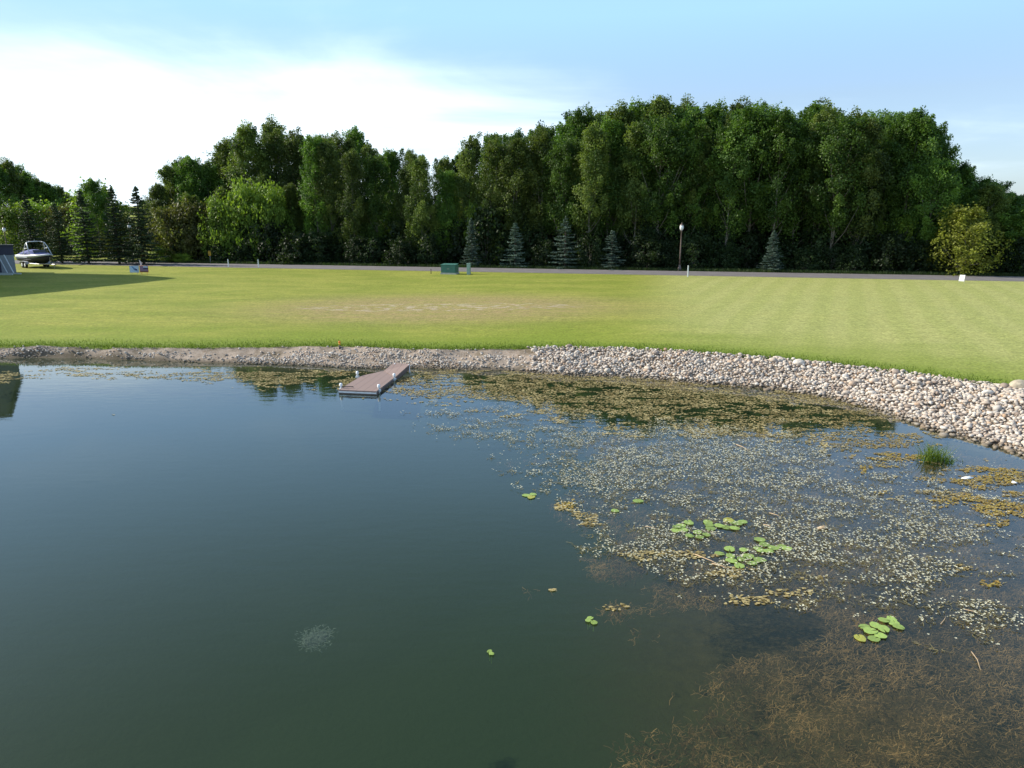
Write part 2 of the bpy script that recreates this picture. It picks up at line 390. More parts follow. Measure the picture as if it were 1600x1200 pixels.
    c = mix(mr(A('shore'), -.1, -.9), c, mud)
    L.new(c, b.inputs['Base Color'])
    bp = N.new('ShaderNodeBump'); bp.inputs['Strength'].default_value = .45; bp.inputs['Distance'].default_value = .04
    L.new(Mt('ADD', fine, Mt('MULTIPLY', mid, 1.5)), bp.inputs['Height']); L.new(bp.outputs[0], b.inputs['Normal'])
    return m
GM = groundmat()
V = np.stack([gxf, gyf, gz], 1)
qs = gds[quads].mean(1); qe = gde[quads].mean(1); qr = road_d(gxf, gyf)[quads].mean(1)
sets = [('pond_bed', qs < -.4), ('bank', (qs >= -.4) & (qe < 0)), ('lawn', (qs >= -.4) & (qe >= 0) & (qr > -1)), ('ground', (qs >= -.4) & (qe >= 0) & (qr <= -1))]
for name, msk in sets:
    q = quads[msk]; used = np.unique(q); remap = np.zeros(len(V), np.int64); remap[used] = np.arange(len(used))
    me = mesh_np(name, V[used], remap[q], {k: v[used] for k, v in attrs.items()}, True, GM)
    tag(link(name, me), kind='structure')

# ------------------------------------------------------------------ road
def roadmat():
    m, N, L, b = nodemat('asphalt'); b.inputs['Roughness'].default_value = .85
    g = N.new('ShaderNodeNewGeometry'); n = N.new('ShaderNodeTexNoise'); n.inputs['Scale'].default_value = 1.2; n.inputs['Detail'].default_value = 8; L.new(g.outputs['Position'], n.inputs['Vector'])
    r = N.new('ShaderNodeValToRGB'); r.color_ramp.elements[0].position = .3; r.color_ramp.elements[0].color = (.115, .105, .105, 1); r.color_ramp.elements[1].position = .7; r.color_ramp.elements[1].color = (.165, .15, .15, 1)
    L.new(n.outputs[0], r.inputs[0]); L.new(r.outputs[0], b.inputs['Base Color']); return m
dirx = np.array([1, kx]) * RN; nrm = np.array([-kx, 1]) * RN
def strip(name, a, b_, z, mat, x0=-420, x1=420, n=120, thick=0):
    xs = np.linspace(x0, x1, n); P0 = np.stack([xs, k0 + kx * xs], 1)
    A_ = P0 + nrm * a; B_ = P0 + nrm * b_
    if thick:
        V = np.concatenate([np.c_[A_, np.full(n, z - thick)], np.c_[A_, np.full(n, z)], np.c_[B_, np.full(n, z)], np.c_[B_, np.full(n, z - thick)]]); k = 4
    else: V = np.concatenate([np.c_[A_, np.full(n, z)], np.c_[B_, np.full(n, z)]]); k = 2
    i = np.arange(n - 1); Q = np.concatenate([np.stack([i + n * j, i + 1 + n * j, i + 1 + n * (j + 1), i + n * (j + 1)], 1) for j in range(k - 1)])
    return tag(link(name, mesh_np(name, V, Q, None, False, mat)), kind='structure')
strip('road', 0, RW, ZR + .035, roadmat(), thick=.1)
strip('road_shoulder', -.35, -.004, ZR + .02, simple('gravel shoulder', (.25, .22, .18), .9, var=.3, scale=5), thick=.08)

# ------------------------------------------------------------------ water
def watermat():
    m, N, L, b = nodemat('pond water'); out = N['Material Output']; N.remove(b)
    g = N.new('ShaderNodeNewGeometry')
    mp = N.new('ShaderNodeMapping'); mp.inputs['Scale'].default_value = (.55, 1.5, 1); mp.inputs['Rotation'].default_value = (0, 0, R(-4)); L.new(g.outputs['Position'], mp.inputs[0])
    n1 = N.new('ShaderNodeTexNoise'); n1.inputs['Scale'].default_value = 2.2; n1.inputs['Detail'].default_value = 4; L.new(mp.outputs[0], n1.inputs['Vector'])
    n2 = N.new('ShaderNodeTexNoise'); n2.inputs['Scale'].default_value = .10; n2.inputs['Detail'].default_value = 3; L.new(mp.outputs[0], n2.inputs['Vector'])
    r = N.new('ShaderNodeMapRange'); r.inputs['From Min'].default_value = .35; r.inputs['From Max'].default_value = .65; r.inputs['To Min'].default_value = .02; r.inputs['To Max'].default_value = .06; L.new(n2.outputs[0], r.inputs['Value'])
    bp = N.new('ShaderNodeBump'); bp.inputs['Distance'].default_value = .05; L.new(r.outputs[0], bp.inputs['Strength']); L.new(n1.outputs[0], bp.inputs['Height'])
    # Schlick reflectance of water, the same from above and below the surface
    dt = N.new('ShaderNodeVectorMath'); dt.operation = 'DOT_PRODUCT'; L.new(bp.outputs[0], dt.inputs[0]); L.new(g.outputs['Incoming'], dt.inputs[1])
    def M1(op, a, c, cl=False):
        q = N.new('ShaderNodeMath'); q.operation = op; q.use_clamp = cl
        for i, v in enumerate((a, c)):
            if v is None: continue
            if isinstance(v, (int, float)): q.inputs[i].default_value = v
            else: L.new(v, q.inputs[i])
        return q
    fr = M1('ADD', M1('MULTIPLY', M1('POWER', M1('SUBTRACT', 1.0, M1('ABSOLUTE', dt.outputs['Value'], None).outputs[0], True).outputs[0], 5.0).outputs[0], .98).outputs[0], .02)
    gl = N.new('ShaderNodeBsdfGlossy'); gl.inputs['Roughness'].default_value = .02; L.new(bp.outputs[0], gl.inputs['Normal']); gl.inputs['Color'].default_value = (1, 1, 1, 1)
    tr = N.new('ShaderNodeBsdfTransparent'); tr.inputs[0].default_value = (.84, .90, .80, 1)
    df = N.new('ShaderNodeBsdfDiffuse'); df.inputs[0].default_value = (.020, .038, .020, 1)
    mx = N.new('ShaderNodeMixShader'); mx.inputs[0].default_value = .22; L.new(tr.outputs[0], mx.inputs[1]); L.new(df.outputs[0], mx.inputs[2])
    fs = N.new('ShaderNodeMixShader'); L.new(fr.outputs[0], fs.inputs[0]); L.new(mx.outputs[0], fs.inputs[1]); L.new(gl.outputs[0], fs.inputs[2])
    L.new(fs.outputs[0], out.inputs['Surface']); return m
me = mesh_np('water', [(-400, -400, 0), (70, -400, 0), (70, 44, 0), (-400, 44, 0)], [(0, 1, 2, 3)], None, False, watermat())
tag(link('water', me), kind='structure')

# ------------------------------------------------------------------ vegetation builders
def leaf_quads(C, size, tone, outdir=None, flat=0., aspect=1.0, up=.3):
    """C (n,3) centres -> four-cornered leaves turned at random"""
    n = len(C); nrm_ = rng.normal(size=(n, 3))
    if outdir is not None: nrm_ = nrm_ + outdir * 1.0
    nrm_[:, 2] += up; nrm_ /= np.linalg.norm(nrm_, axis=1)[:, None] + 1e-9
    t = rng.normal(size=(n, 3)); t -= nrm_ * (t * nrm_).sum(1)[:, None]; t /= np.linalg.norm(t, axis=1)[:, None] + 1e-9
    b = np.cross(nrm_, t); s = (size * (.6 + .8 * rng.random(n)))[:, None] * .5
    V = np.stack([C - t * s, C - b * s * aspect * .8 + t * s * .2, C + t * s, C + b * s * aspect * .8 + t * s * .1], 1).reshape(-1, 3)
    Q = np.arange(4 * n).reshape(n, 4); return V, Q, np.repeat(tone, 4)
def trunk_mesh(name, Ht, r0, limbs, mat, bend=.3, n=7):
    mb = MB(); pts = []; k = 7; ax = random.uniform(-bend, bend); ay = random.uniform(-bend, bend)
    for i in range(k + 1):
        t = i / k; pts.append((ax * math.sin(t * 3), ay * math.sin(t * 2.4), Ht * t - .15 * (i == 0)))
    mb.tube(pts, [r0 * (1 - .85 * (i / k)) * (1.25 if i == 0 else 1) for i in range(k + 1)], n)
    for (b, e, r) in limbs:
        m = [(b[j] + e[j]) / 2 for j in range(3)]; m[2] -= .12 * (e[2] - b[2])
        mb.tube([b, m, e], [r, r * .7, r * .25], 5)
    bmesh.ops.recalc_face_normals(mb.bm, faces=mb.bm.faces); me = bpy.data.meshes.new(name); mb.bm.to_mesh(me); mb.bm.free()
    for p in me.polygons: p.use_smooth = True
    me.materials.append(mat); return me
def broadleaf(Ht, Rc, base, nclump, per, size, mat, shape='poplar', r0=.16, csz=.62, trunk=True):
    """unit meshes: (trunk mesh, crown mesh) of a tree Ht tall whose crown starts at base*Ht"""
    zs = rng.random(nclump) ** (.85 if shape == 'poplar' else 1)
    if shape == 'poplar': env = np.sin(np.clip(zs * .86 + .16, 0, 1) * math.pi) ** .65
    elif shape == 'column': env = (1 - zs) ** .45 * (.45 + .55 * sstep(0, .25, zs))
    elif shape == 'round': env = np.sqrt(np.clip(1 - (2 * zs - .85) ** 2 * .75, .03, 1))
    else: env = np.sqrt(np.clip(1 - zs ** 2, 0.02, 1)) * (.85 + .15 * sstep(0, .2, zs))
    th = rng.random(nclump) * 2 * math.pi; rr = Rc * env * np.sqrt(.25 + .75 * rng.random(nclump)) * (.55 + .8 * fbm(th * 1.1 + 3, zs * 4, 31 + nclump))
    cz = Ht * (base + (1 - base) * zs * .97)
    CC = np.stack([rr * np.cos(th), rr * np.sin(th), cz], 1)
    # a few leading shoots break the outline
    k = max(3, nclump // 9); CC[:k, 0] *= .6; CC[:k, 1] *= .6; CC[:k, 2] = Ht * (.84 + .16 * rng.random(k) ** .8)
    tone = rng.random(nclump) ** 1.3
    sz = csz * (.5 + 1.0 * rng.random(nclump)); sz[:k] *= .6
    ids = np.repeat(np.arange(nclump), per)
    # every clump is a sprig reaching outwards and up, thick at its base and feathered at its tip
    rad = CC.copy(); rad[:, 2] = 0; rad /= np.linalg.norm(rad, axis=1)[:, None] + .3
    ax = rad * .75 + np.array([0, 0, 1.0 if shape in ('poplar', 'column') else .55]) + rng.normal(size=CC.shape) * .35; ax /= np.linalg.norm(ax, axis=1)[:, None]
    g = rng.normal(size=(len(ids), 3)); g /= np.maximum(1, np.linalg.norm(g, axis=1) / 2.0)[:, None]
    al = rng.random(len(ids)) ** 1.35 * 2.3 - .75
    C = CC[ids] + (ax[ids] * al[:, None] + g * (.58 - .24 * al)[:, None]) * sz[ids][:, None]
    C[:, 2] = np.maximum(C[:, 2], .05)
    od = C - np.array([0, 0, Ht * .5]); od /= np.linalg.norm(od, axis=1)[:, None]
    V, Q, T = leaf_quads(C, size, np.clip(tone[ids] + rng.normal(size=len(ids)) * .12, 0, 1), od)
    crown = mesh_np('crown', V, Q, {'tone': T}, False, mat)
    limbs = []
    if trunk:
        for i in rng.choice(nclump, min(26, nclump), replace=False):
            c = CC[i]; zb = max(.15 * Ht, c[2] - np.hypot(c[0], c[1]) * random.uniform(1.0, 1.7) - .3)
            limbs.append(((0, 0, zb), tuple(c), r0 * .32))
        tm = trunk_mesh('trunk', Ht * .92, r0, limbs, M_['bark'])
    else:
        mb = MB()
        for i in rng.choice(nclump, min(12, nclump), replace=False):
            c = CC[i]; mb.tube([(c[0] * .15, c[1] * .15, -.05), (c[0] * .5, c[1] * .5, c[2] * .55), tuple(c)], [.04, .03, .012], 5)
        me = bpy.data.meshes.new('stems'); mb.bm.to_mesh(me); mb.bm.free(); me.materials.append(M_['bark']); tm = me
    return tm, crown
def spruce(Ht, Rb, mat, whorl=.30, size=.16, dens=1.0, bare=.03):
    mb = MB(); mb.tube([(0, 0, -.1), (0, 0, Ht * .5), (0, 0, Ht)], [.10 * Ht / 6, .06 * Ht / 6, .008], 7)
    Cs = []; Ts = []; z = Ht * bare + .15
    while z < Ht * .97:
        t = z / Ht; L_ = Rb * (1 - t) ** .85 + .10; nb = max(5, int(9 * (1 - t * .5)))
        ph = random.random() * 6.28
        for k in range(nb):
            if random.random() < .13: continue
            a = ph + k * 2 * math.pi / nb + random.uniform(-.25, .25); l = L_ * random.uniform(.58, 1.18); zz = z + random.uniform(-.1, .1)
            rise = random.uniform(-.02, .22) * (1 if t > .35 else .4)
            e = np.array([math.cos(a) * l, math.sin(a) * l, 0]); tone = random.random()
            mb.tube([(0, 0, zz), (e[0] * .6, e[1] * .6, zz - .10 * l), (e[0], e[1], zz - .10 * l + rise * l)], [.02, .013, .004], 4, cap=False)
            nn = int((16 + 85 * l) * dens); s = rng.random(nn) ** .75
            wd = (.06 + .24 * l * (1 - s) * (s > .12) + .03) * rng.normal(size=nn) * .7
            side = np.array([-math.sin(a), math.cos(a), 0])
            c = e[None] * s[:, None] + side[None] * wd[:, None]
            c[:, 2] = zz - .10 * l * np.sin(np.clip(s, 0, 1) * 1.9) + rise * l * s ** 2 + rng.normal(size=nn) * .025 - abs(wd) * .18
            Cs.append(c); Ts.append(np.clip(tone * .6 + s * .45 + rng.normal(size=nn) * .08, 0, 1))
        z += whorl * (1 - .45 * t) * random.uniform(.85, 1.15)
    n = 40; c = np.stack([rng.normal(size=n) * .035, rng.normal(size=n) * .035, Ht * (.93 + .07 * rng.random(n))], 1); Cs.append(c); Ts.append(np.full(n, .8))
    C = np.concatenate(Cs); T = np.concatenate(Ts)
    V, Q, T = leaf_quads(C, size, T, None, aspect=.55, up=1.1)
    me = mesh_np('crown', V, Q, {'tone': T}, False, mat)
    bm2 = bpy.data.meshes.new('trunk'); mb.bm.to_mesh(bm2); mb.bm.free(); bm2.materials.append(M_['sbark'])
    return bm2, me
def plant_proto(name, tm, cm, tn='trunk', cn='crown'):
    r = empty(name, (0, 0, -500)); link(tn, tm, None, r); link(cn, cm, None, r); return kids(r)
USED = set()
def place(pr, loc, s, sz=None, rz=None, **k):
    """first use moves the prototype itself, then copies"""
    if pr.name in USED: o = copy_tree(pr)
    else: o = pr; USED.add(pr.name)
    o.location = loc; o.scale = (s, s, sz if sz else s); o.rotation_euler = (0, 0, random.random() * 6.28 if rz is None else rz)
    for q in ('label', 'category', 'group', 'kind'):
        if q in o: del o[q]
    tag(o, **k); return o

HT = 16.0
pop = [plant_proto('poplar_tree', *broadleaf(HT, 2.8 + .3 * (i % 3), .26 + .06 * (i % 2), 92, 310, .195, M_['poplar' if i % 3 else 'poplar2'], 'poplar', r0=.17, csz=.82)) for i in range(5)]
colu = [plant_proto('poplar_tree', *broadleaf(HT, 2.9, .12, 115, 240, .18, M_['poplar2' if i else 'poplar'], 'column', r0=.14, csz=.72)) for i in range(3)]
bigp = [plant_proto('poplar_tree', *broadleaf(HT, 3.7, .34, 115, 310, .20, M_['poplar'], 'round', r0=.22, csz=.92)) for i in range(2)]
under = [plant_proto('undergrowth_bush', *broadleaf(3.0, 1.9, .02, 60, 70, .20, M_['under'], 'bush', csz=.55, trunk=False), tn='stems', cn='foliage') for i in range(3)]
bushb = [plant_proto('bush', *broadleaf(4.0, 2.6, .04, 95, 95, .17, M_['bright'], 'bush', csz=.6, trunk=False), tn='stems', cn='foliage') for i in range(1)]
busho = [plant_proto('bush', *broadleaf(4.0, 2.7, .04, 95, 90, .18, M_['olive'], 'bush', csz=.6, trunk=False), tn='stems', cn='foliage') for i in range(1)]
ytree = plant_proto('young_tree', *broadleaf(6.0, 2.5, .03, 105, 95, .17, M_['yellow'], 'round', r0=.09, csz=.62))
sapl = plant_proto('sapling', *broadleaf(5.0, 1.2, .08, 50, 60, .17, M_['bright'], 'column', r0=.05, csz=.5))
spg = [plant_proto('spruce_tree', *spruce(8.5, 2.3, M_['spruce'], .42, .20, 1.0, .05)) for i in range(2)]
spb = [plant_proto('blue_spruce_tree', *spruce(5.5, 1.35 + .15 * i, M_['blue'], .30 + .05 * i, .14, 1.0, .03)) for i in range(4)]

# ------------------------------------------------------------------ the wood
prof = [(-140,262),(-60,262),(0,257),(25,262),(50,280),(75,290),(95,297),(106,312),(125,300),(140,285),(165,300),(200,330),(225,310),(240,290),(271,253),(292,249),(318,258),(330,247),(350,231),(376,214),(391,202),(421,199),(440,212),(455,214),(477,208),(500,208),(526,212),(560,212),(586,228),(616,243),(639,238),(657,242),(687,253),(714,247),(730,226),(747,216),(787,214),(825,214),(862,198),(887,191),(931,177),(956,163),(975,170),(1006,167),(1044,162),(1100,160),(1153,163),(1178,170),(1206,182),(1256,172),(1300,180),(1337,179),(1369,175),(1428,181),(1453,197),(1468,232),(1482,258),(1509,266),(1537,281),(1575,301),(1600,306),(1660,312),(1760,318)]
pxs = np.array([p[0] for p in prof]); pys = np.array([p[1] for p in prof])
def topy(px): return float(np.interp(px, pxs, pys))
def road_far_D(px, extra):
    """forward distance of the line `extra` metres behind the road's far edge, on the azimuth of px"""
    t = (px - 800) / 1115.0
    # y = k0 + kx x + (RW+extra)/RN ; x = t*y
    return (k0 + (RW + extra) / RN) / (1 - kx * t)
ORD = ['first', 'second', 'third', 'fourth', 'fifth', 'sixth', 'seventh', 'eighth', 'ninth', 'tenth', 'eleventh', 'twelfth', 'thirteenth', 'fourteenth', 'fifteenth', 'sixteenth', 'seventeenth', 'eighteenth', 'nineteenth', 'twentieth', 'twenty-first', 'twenty-second', 'twenty-third', 'twenty-fourth', 'twenty-fifth', 'twenty-sixth', 'twenty-seventh', 'twenty-eighth', 'twenty-ninth', 'thirtieth', 'thirty-first', 'thirty-second', 'thirty-third', 'thirty-fourth', 'thirty-fifth', 'thirty-sixth', 'thirty-seventh', 'thirty-eighth', 'thirty-ninth', 'fortieth']
LAND = [(60, 'behind the parked boat'), (209, 'behind the left street lamp'), (328, 'behind the yellow road marker'), (404, 'behind the pair of white stakes'), (560, 'left of the green cabinet'), (703, 'behind the green cabinet'), (805, 'behind the second blue spruce'), (885, 'behind the tallest blue spruce'), (957, 'behind the fourth blue spruce'), (1064, 'behind the bronze street lamp'), (1210, 'behind the lone right blue spruce'), (1350, 'left of the yellow-green tree'), (1510, 'behind the yellow-green tree'), (1640, 'at the right edge of the wood')]
def near(px): return min(LAND, key=lambda q: abs(q[0] - px))[1]
rows = [('front', 5.5, 240, 1640, 38, (.82, 1.0)), ('middle', 10.5, 252, 1630, 36, (.93, 1.02)), ('back', 16.5, 275, 1610, 31, (.95, 1.03))]
for rn, ex, x0, x1, n, (lo, hi) in rows:
    for i in range(n):
        px = x0 + (x1 - x0) * (i + .5) / n + random.uniform(-9, 9)
        D = road_far_D(px, ex + random.uniform(-1.3, 1.6)); p = at_dist(px, topy(px), D)
        z = ZR; h = (p.z - z) * random.uniform(lo, hi)
        if rn == 'front' and px < 470: h *= .72
        if px < 700: pr = colu[i % 3] if (rn == 'front' or i % 3) else pop[i % 5]
        elif px < 860: pr = random.choice(pop + colu)
        else: pr = bigp[i % 2] if (i % 4 == 1) else pop[i % 5]
        s = h / HT; wscale = max(s, .70) * random.uniform(.80, 1.02)
        x = p.x * 1.0
        kind = {'front': 'Full leafy', 'middle': 'Tall', 'back': 'Rearmost tall'}[rn]
        hue = 'olive green' if (pr in (pop[0], pop[3], colu[1], colu[2])) else 'dark green'
        o = place(pr, (x, D, z - .05), wscale, s, label='%s poplar, %s from left in the %s row, %s' % (hue.capitalize(), ORD[i], rn, near(px).replace('behind the bronze street lamp', 'behind the bronze lamp').replace('at the right edge of the wood', 'at right edge').replace('pair of white stakes', 'two white stakes')), cat='tree', group='poplars of the wood behind the road')
for j, (px, ex, f) in enumerate([(262, 8, 1.0), (296, 9, 1.0), (322, 9.5, .97), (350, 12, 1.0)]):
    D = road_far_D(px, ex); p = at_dist(px, topy(px), D); s = (p.z - ZR) / HT * f
    place(pop[j], (p.x, D, ZR - .05), max(s, .75), s, label='Leafy poplar at the left shoulder of the wood, %s from left behind the olive bushes' % ORD[j], cat='tree', group='poplars of the wood behind the road')
# trees of the far wood at the left, and lighter ones behind the spruces
i = 0
for px, ty, D, pk in [(-70, 262, 128, 0), (-38, 258, 124, 1), (-12, 258, 122, 2), (8, 257, 125, 3), (24, 262, 130, 4), (40, 274, 128, 1), (56, 283, 132, 0), (72, 290, 131, 2), (88, 296, 135, 3), (101, 304, 138, 4), (117, 314, 150, 0)]:
    p = at_dist(px, ty, D); z = H(p.x, D); s = (p.z - z) / HT
    place(pop[pk], (p.x, D, z), max(s, .8), s, label='Dark distant poplar beyond the meadow at far left, %s from the left' % ORD[i], cat='tree', group='distant poplars at the far left'); i += 1
i = 0
for px, ty, D in [(128, 300, 104), (143, 284, 101), (158, 297, 106), (182, 318, 112), (226, 316, 104), (246, 292, 95)]:
    p = at_dist(px, ty, D); z = H(p.x, D); s = (p.z - z) / HT
    pr = sapl if i in (0, 2, 3) else pop[i % 5]
    k = 5.0 if pr is sapl else HT
    place(pr, (p.x, D, z), (p.z - z) / k * (1.1 if pr is sapl else 1), (p.z - z) / k, label='Lighter green tree seen between the dark spruces, %s from the left' % ORD[i], cat='tree', group='light trees behind the spruces'); i += 1
# hazy wooded ridge far off
for k in range(14):
    px = 85 + k * 12; D = 330 + random.uniform(-20, 20); p = at_dist(px, 322 + random.uniform(-3, 4), D); z = H(p.x, D)
    s = (p.z - z) / HT
    place(pop[k % 5], (p.x, D, z), max(s, .9) * 1.3, s, label='Small far-off tree on the hazy skyline, %s from the left' % ORD[k], cat='tree', group='trees on the far skyline')
# bushes behind the spruces (left), undergrowth at the wood's foot
i = 0
for px, ty, D, pr in [(20, 330, 112, bushb[0]), (62, 325, 116, bushb[0]), (98, 330, 114, busho[0]), (152, 335, 110, bushb[0]), (186, 345, 104, busho[0])]:
    p = at_dist(px, ty, D); z = H(p.x, D); s = (p.z - z) / 4.0
    place(pr, (p.x, D, z), s, s, label='%s bush on the meadow behind the spruces, %s from the left' % ('Light green' if pr is bushb[0] else 'Brownish olive', ORD[i]), cat='bush', group='bushes behind the spruces'); i += 1
for (px, ty, dd, sx, pr, lab) in [(262, 332, 3.0, 1.25, busho[0], 'Brownish olive bush at the left end of the wood'), (300, 325, 4.0, 1.2, busho[0], 'Larger olive bush left of the yellow road marker'),
        (345, 318, 3.8, 1.1, bushb[0], 'Light green bush just right of the yellow road marker'), (385, 299, 4.2, 1.2, bushb[0], 'Tallest rounded light green bush behind the white stakes'), (425, 304, 4.5, 1.1, bushb[0], 'Rounded light green bush right of the tallest bush'),
        (252, 388, .8, .6, bushb[0], 'Low bright shrub by the road at the wood corner'), (285, 398, .9, .45, bushb[0], 'Smallest bright shrub beside the road verge left of the yellow marker'), (1612, 352, 4, .9, bushb[0], 'Light bush cut by the right edge')]:
    D = road_far_D(px, dd); p = at_dist(px, ty, D); h = p.z - ZR
    place(pr, (p.x, D, ZR - .02), sx, h / 4.0, label=lab, cat='bush')
for (px, ty, dd, s, lab) in [(1418, 340, 4.2, .9, 'Slender light green sapling left of the yellow-green tree'), (1374, 345, 4.5, .7, 'Small bright sapling deep in shade right of the last blue spruce'), (737, 322, 4.5, .8, 'Slim yellow-green sapling behind the first blue spruce'), (1395, 388, 3.0, .6, 'Lowest light sapling at the foot of the wood')]:
    D = road_far_D(px, dd); p = at_dist(px, ty, D); place(sapl, (p.x, D, ZR), s, (p.z - ZR) / 5.0, label=lab, cat='tree')
p = at_dist(1513, 334, road_far_D(1513, 1.4)); place(ytree, (p.x, p.y, ZR), 1.18, (p.z - ZR) / 5.8, label='Sunlit yellow-green young tree standing alone before the dark wood at right', cat='tree')
k = 0
for rr_, dd in enumerate((2.6, 5.2, 19.5)):
    for i in range(32):
        px = 275 + (1620 - 275) * (i + .5) / 32 + random.uniform(-12, 12); D = road_far_D(px, dd + random.uniform(-.5, .9))
        if rr_ == 0 and min(abs(px - q) for q in (736, 805, 884, 957, 1210, 1513)) < 30: continue
        if rr_ == 2 and (px > 1440 or px < 300): continue
        x = (px - 800) / 1115 * D; s = random.uniform(.7, 1.25) * (1, 1.25, 2.3)[rr_]
        place(under[k % 3], (x, D, ZR - .03), s, s * random.uniform(.8, 1.3), label='Dark undergrowth bush, %s from left in %s line, %s' % (ORD[i], ('roadside', 'inner', 'rearmost')[rr_], near(px)), cat='bush', group='undergrowth along the foot of the wood'); k += 1
# spruces
for (px, ty, D, s, pr, lab) in [(38, 303, 89, 1.05, spg[0], 'Green spruce behind the boat, leftmost of the five spruces'), (84, 314, 87, .85, spg[1], 'Shortest green spruce, just right of the boat'), (124, 296, 86, 1.0, spg[0], 'Green spruce in the middle of the five at left'), (172, 289, 86, 1.05, spg[1], 'Tallest green spruce, fourth of the five at left'), (211, 290, 84.5, 1.12, spg[0], 'Green spruce directly behind the left street lamp')]:
    p = at_dist(px, ty, D); x = p.x
    xb = (px + 5 * (800 - px) / 600 - 800) / 1115 * D
    place(pr, (p.x, D, ZR), s, (p.z - ZR) / 8.5, label=lab, cat='spruce', group='green spruces along the road at left')
for (px, ty, s, pr, lab) in [(736, 340, .85, spb[0], 'Slim pale blue spruce behind the green cabinet'), (805, 347, 1.0, spb[1], 'Blue spruce second from left of the five by the road'), (884, 338, 1.15, spb[2], 'Widest and tallest blue spruce, third of the five'), (957, 360, .95, spb[3], 'Darker small blue spruce left of the bronze lamp'), (1210, 360, .9, spb[0], 'Lone dim blue spruce right of the bronze lamp')]:
    D = road_far_D(px, 1.5); p = at_dist(px, ty, D)
    place(pr, (p.x, D, ZR), s * 1.12, (p.z - ZR) / 5.5, label=lab, cat='spruce', group='blue spruces across the road')

# ------------------------------------------------------------------ riprap
def ico(sub):
    bm = bmesh.new(); bmesh.ops.create_icosphere(bm, subdivisions=sub, radius=1); V = np.array([v.co[:] for v in bm.verts]); Fc = np.array([[v.index for v in f.verts] for f in bm.faces]); bm.free(); return V, Fc
IV, IF = ico(2)
def stonemat():
    m, N, L, b = nodemat('field stone'); b.inputs['Roughness'].default_value = .8; b.inputs['Specular IOR Level'].default_value = .25
    at = N.new('ShaderNodeAttribute'); at.attribute_name = 'tone'; oi = N.new('ShaderNodeObjectInfo')
    ad = N.new('ShaderNodeMath'); ad.operation = 'ADD'; L.new(at.outputs['Fac'], ad.inputs[0]); L.new(oi.outputs['Random'], ad.inputs[1])
    fr = N.new('ShaderNodeMath'); fr.operation = 'FRACT'; L.new(ad.outputs[0], fr.inputs[0])
    r = N.new('ShaderNodeValToRGB'); r.color_ramp.interpolation = 'LINEAR'
    cs = [(0, (.26, .20, .16)), (.12, (.50, .41, .33)), (.3, (.66, .58, .48)), (.45, (.48, .41, .35)), (.6, (.74, .67, .58)), (.75, (.56, .48, .40)), (.86, (.46, .31, .20)), (.92, (.76, .70, .61)), (1, (.26, .23, .21))]
    e = r.color_ramp.elements; e[0].position = 0; e[0].color = (*cs[0][1], 1); e[1].position = 1; e[1].color = (*cs[-1][1], 1)
    for p, c in cs[1:-1]: q = e.new(p); q.color = (*c, 1)
    L.new(fr.outputs[0], r.inputs[0])
    g = N.new('ShaderNodeNewGeometry'); n = N.new('ShaderNodeTexNoise'); n.inputs['Scale'].default_value = 14; n.inputs['Detail'].default_value = 5; L.new(g.outputs['Position'], n.inputs['Vector'])
    mr = N.new('ShaderNodeMapRange'); mr.inputs['From Min'].default_value = .3; mr.inputs['From Max'].default_value = .7; mr.inputs['To Min'].default_value = .64; mr.inputs['To Max'].default_value = .90; L.new(n.outputs[0], mr.inputs['Value'])
    v = N.new('ShaderNodeVectorMath'); v.operation = 'SCALE'; L.new(r.outputs[0], v.inputs[0]); L.new(mr.outputs[0], v.inputs['Scale'])
    # wet, weed-stained stones just above the water line
    sz_ = N.new('ShaderNodeSeparateXYZ'); L.new(g.outputs['Position'], sz_.inputs[0]); wt = N.new('ShaderNodeMapRange'); wt.inputs['From Min'].default_value = .03; wt.inputs['From Max'].default_value = .15; wt.inputs['To Min'].default_value = .8; wt.inputs['To Max'].default_value = 0; L.new(sz_.outputs[2], wt.inputs['Value'])
    wm_ = N.new('ShaderNodeMix'); wm_.data_type = 'RGBA'; L.new(wt.outputs[0], wm_.inputs['Factor']); L.new(v.outputs[0], wm_.inputs['A']); wm_.inputs['B'].default_value = (.11, .085, .05, 1)
    L.new(wm_.outputs['Result'], b.inputs['Base Color']); return m
SM = stonemat()
def stone_verts(n, size, flat=.62):
    """n deformed stones (n,42,3)"""
    v = np.repeat(IV[None], n, 0).copy()
    for k in range(3):
        d = rng.normal(size=(n, 3)); d /= np.linalg.norm(d, axis=1)[:, None]; a = rng.uniform(.0, .28, n)
        dot = np.einsum('nvk,nk->nv', v, d); v -= d[:, None, :] * (np.maximum(dot - .55, 0) * (a * 3)[:, None])[:, :, None]
    v *= 1 + .10 * rng.normal(size=(n, len(IV), 1)) * .5
    v *= np.stack([rng.uniform(.8, 1.25, n), rng.uniform(.7, 1.0, n), np.full(n, flat) * rng.uniform(.8, 1.25, n)], 1)[:, None, :]
    a = rng.random(n) * 6.28; t = rng.normal(size=n) * .35
    ca, sa, ct, st = np.cos(a), np.sin(a), np.cos(t), np.sin(t)
    x, y, z = v[..., 0], v[..., 1], v[..., 2]
    y, z = y * ct[:, None] - z * st[:, None], y * st[:, None] + z * ct[:, None]
    x, y = x * ca[:, None] - y * sa[:, None], x * sa[:, None] + y * ca[:, None]
    return np.stack([x, y, z], -1) * np.asarray(size).reshape(-1, 1, 1) * .5
def scatter_bank(n, xr, yr):
    X = rng.uniform(*xr, n); Y = rng.uniform(*yr, n); z, ds, de, u = height(X, Y); px, py = proj(X, Y, z); return X, Y, z, ds, de, u, px, py
